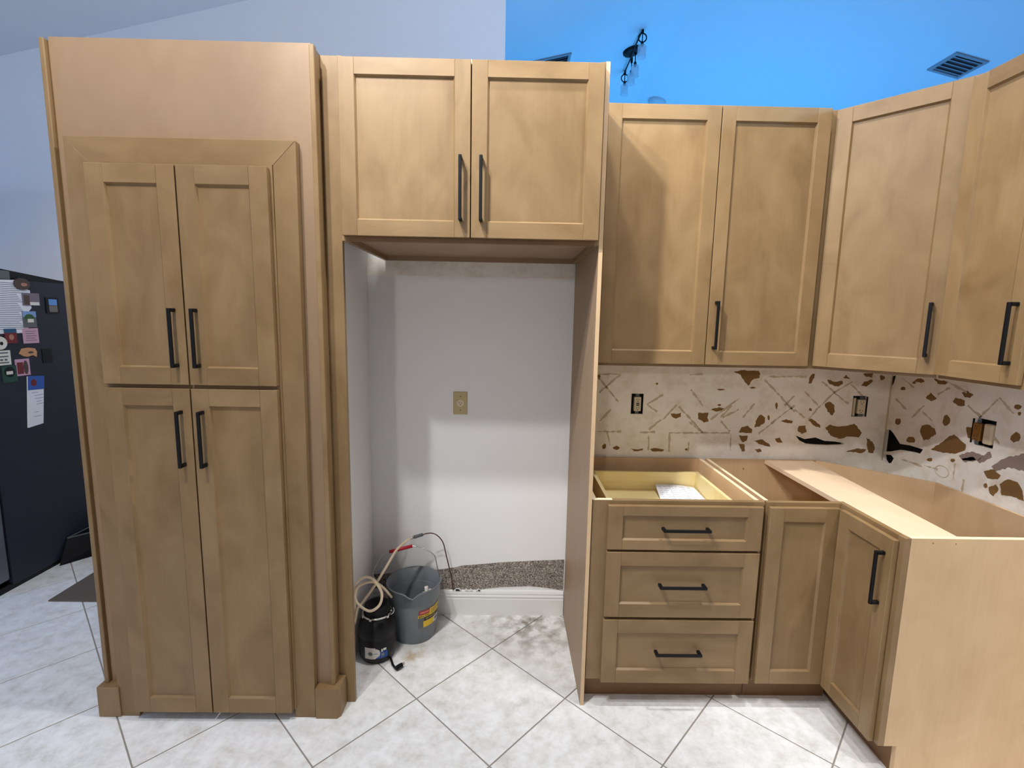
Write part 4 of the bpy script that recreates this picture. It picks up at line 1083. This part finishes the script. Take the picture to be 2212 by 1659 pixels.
bm = nb(); plate(bm, oval(15.9, 17.3, 44.2, 45.9, 8), lambda a, b, d: SF.p(a, d, b), 0.35, 0.38)
obj('red_mark', bm, 'm_maroon', hd)
bm = nb()
for z, a, b in ((42.7, 15.9, 17.4), (42.0, 16.4, 18.6), (41.3, 16.6, 18.5), (40.6, 16.8, 18.0), (40.0, 16.7, 18.5), (38.2, 16.0, 17.0), (37.2, 15.9, 17.6)):
    fbox(bm, SF, a, b, 0.29, 0.315, z, z + 0.09)
obj('handwriting', bm, 'ink', nb_)

# dark bin and mat on the floor by the refrigerator
bn = thing('waste_bin', 'low dark bin standing on the tiles between refrigerator side and pantry', 'bin', (-93.5, 24, 0))
bm = nb()
lo = [(-98.9, 17.3), (-88.5, 31.5), (-93.5, 35.0), (-98.9, 30.0)]
hi = [(-99.3, 20.6), (-88.2, 34.0), (-93.5, 36.0), (-99.3, 32.0)]
a = [bm.verts.new((x, y, 0.0)) for x, y in lo]; b = [bm.verts.new((x, y, 5.6)) for x, y in hi]
bm.faces.new(a); bm.faces.new(b)
for i in range(4):
    bm.faces.new((a[i], a[(i + 1) % 4], b[(i + 1) % 4], b[i]))
obj('tub', bm, 'black_plastic', bn)
bm = nb()
for (x0, y0), (x1, y1) in zip(hi, hi[1:] + hi[:1]):
    tube(bm, [(x0, y0, 5.6), (x1, y1, 5.6)], 0.16, 6, 1)
obj('rim', bm, 'labelgrey', bn)
bm = nb(); box(bm, -88.1, -56.5, 2.6, 24, 0.0, 0.3, 0.08)
tag(obj('floor_mat', bm, 'rug', None), 'taupe floor mat whose corner shows past the pantry', 'mat')

# ---------------------------------------------------------------- ceiling things in the blue-lit room
def ceil_box(bm, x0, x1, y0, y1, d0, d1, zf):
    """A slab hung under the sloping ceiling, from d0 to d1 below it."""
    vs = [bm.verts.new((x, y, zf(x) - d)) for d in (d0, d1) for y in (y0, y1) for x in (x0, x1)]
    for f in [(0, 1, 3, 2), (4, 6, 7, 5), (0, 4, 5, 1), (2, 3, 7, 6), (0, 2, 6, 4), (1, 5, 7, 3)]:
        bm.faces.new([vs[i] for i in f])
def register(label, x0, x1, y0, y1, zf, nsl, along_x=True):
    r = thing('ceiling_vent', label, 'vent', ((x0 + x1) / 2, (y0 + y1) / 2, zf((x0 + x1) / 2)))
    bm = nb(); ceil_box(bm, x0 + .5, x1 - .5, y0 + .5, y1 - .5, 0.0, 0.1, zf)
    obj('duct_opening', bm, 'vent_dark', r)
    for a in ((x0, x1, y0, y0 + 1.0), (x0, x1, y1 - 1.0, y1), (x0, x0 + 1.0, y0 + 1.0, y1 - 1.0), (x1 - 1.0, x1, y0 + 1.0, y1 - 1.0)):
        bm = nb(); ceil_box(bm, *a, 0.0, 0.5, zf)
        obj('frame_bar', bm, 'vent', r)
    for k in range(nsl):
        y = y0 + 1.0 + (y1 - y0 - 2.0) * (k + 0.5) / nsl
        w = (y1 - y0 - 2.0) / nsl * 0.36
        bm = nb()
        vs = [bm.verts.new((x, y + s_, zf(x) - d)) for x in (x0 + 1, x1 - 1) for s_, d in ((-w, 0.75), (w, 0.15), (w, 0.1), (-w, 0.7))]
        bm.faces.new(vs[:4]); bm.faces.new(vs[4:])
        for i in range(4):
            bm.faces.new((vs[i], vs[(i + 1) % 4], vs[4 + (i + 1) % 4], vs[4 + i]))
        obj('slat', bm, 'vent', r)
register('square louvred vent in the blue ceiling above the diagonal corner cabinet', 149.9, 160.8, 71.0, 82.0, zr, 5)
register('ceiling vent just showing over the top of the cabinet above the alcove', 14.0, 30.6, 96.6, 107.0, zl, 5)
sd = thing('smoke_detector', 'small grey ceiling dome peeking over the double-door upper cabinet', 'smoke detector', (78, 150.6, zr(78) - 1.5))
bm = nb(); lathe(bm, [(4.2, 0.0), (4.2, -0.8), (3.6, -1.6), (2.0, -2.2), (0.01, -2.3)], 0, 0, 24, False)
bmesh.ops.rotate(bm, verts=bm.verts[:], cent=(0, 0, 0), matrix=Matrix.Rotation(math.atan(0.229), 3, 'Y'))
bmesh.ops.translate(bm, verts=bm.verts[:], vec=(78, 150.6, zr(78)))
obj('dome', bm, 'detector', sd, smooth=True)

# track light on the left slope of the blue ceiling
tl = thing('track_light', 'black ceiling fixture with four clear glass shades on a bent bar', 'ceiling light', (54.4, 105, zl(54.4)))
bm = nb(); lathe(bm, [(3.4, 0.0), (3.4, -0.7), (2.9, -1.2), (0.01, -1.3)], 0, 0, 28, False)
bmesh.ops.rotate(bm, verts=bm.verts[:], cent=(0, 0, 0), matrix=Matrix.Rotation(-math.atan(0.229), 3, 'Y'))
bmesh.ops.translate(bm, verts=bm.verts[:], vec=(54.4, 105, zl(54.4)))
obj('canopy', bm, 'black', tl, smooth=True)
TLP = [(54.5, 91.5, 162.4), (54.5, 98, 162.3), (54.4, 104, 161.9), (54.8, 109, 161.8), (55.3, 121.5, 162.4)]
bm = nb(); tube(bm, [Vector(p) for p in TLP], 0.28, 8, 5)
obj('bar', bm, 'black', tl, smooth=True)
for k, (p, ring) in enumerate([((55.0, 92, 163.4), True), ((55.9, 105, 163.0), False), ((55.7, 110, 162.4), False), ((55.7, 121, 163.2), True)]):
    x, y, z = p
    bm = nb(); tube(bm, [(x, y, z + 0.7), (x, y, z - 1.2)], 0.45, 8, 1)
    hd = obj('lamp_stem', bm, 'black', tl)
    if ring:
        bm = nb()
        tube(bm, [(x + 1.45 * math.cos(t * math.pi / 10), y, z - 2.6 + 1.45 * math.sin(t * math.pi / 10)) for t in range(21)], 0.22, 6, 1)
        obj('ring', bm, 'black', hd, smooth=True)
    bm = nb(); tube(bm, [(x, y, z - 1.2), (x, y, z - 4.0)], 0.18, 6, 1)
    lathe(bm, [(0.5, z - 5.4), (0.55, z - 4.2), (0.25, z - 3.7)], x, y, 10)
    obj('socket', bm, 'black', hd)
    bm = nb(); lathe(bm, [(0.5, z - 5.0), (1.35, z - 5.2), (1.5, z - 5.6), (1.55, z - 9.2), (1.47, z - 9.2), (1.42, z - 5.7), (0.5, z - 5.15)], x, y, 20, False)
    obj('glass_shade', bm, 'glass', hd, smooth=True)
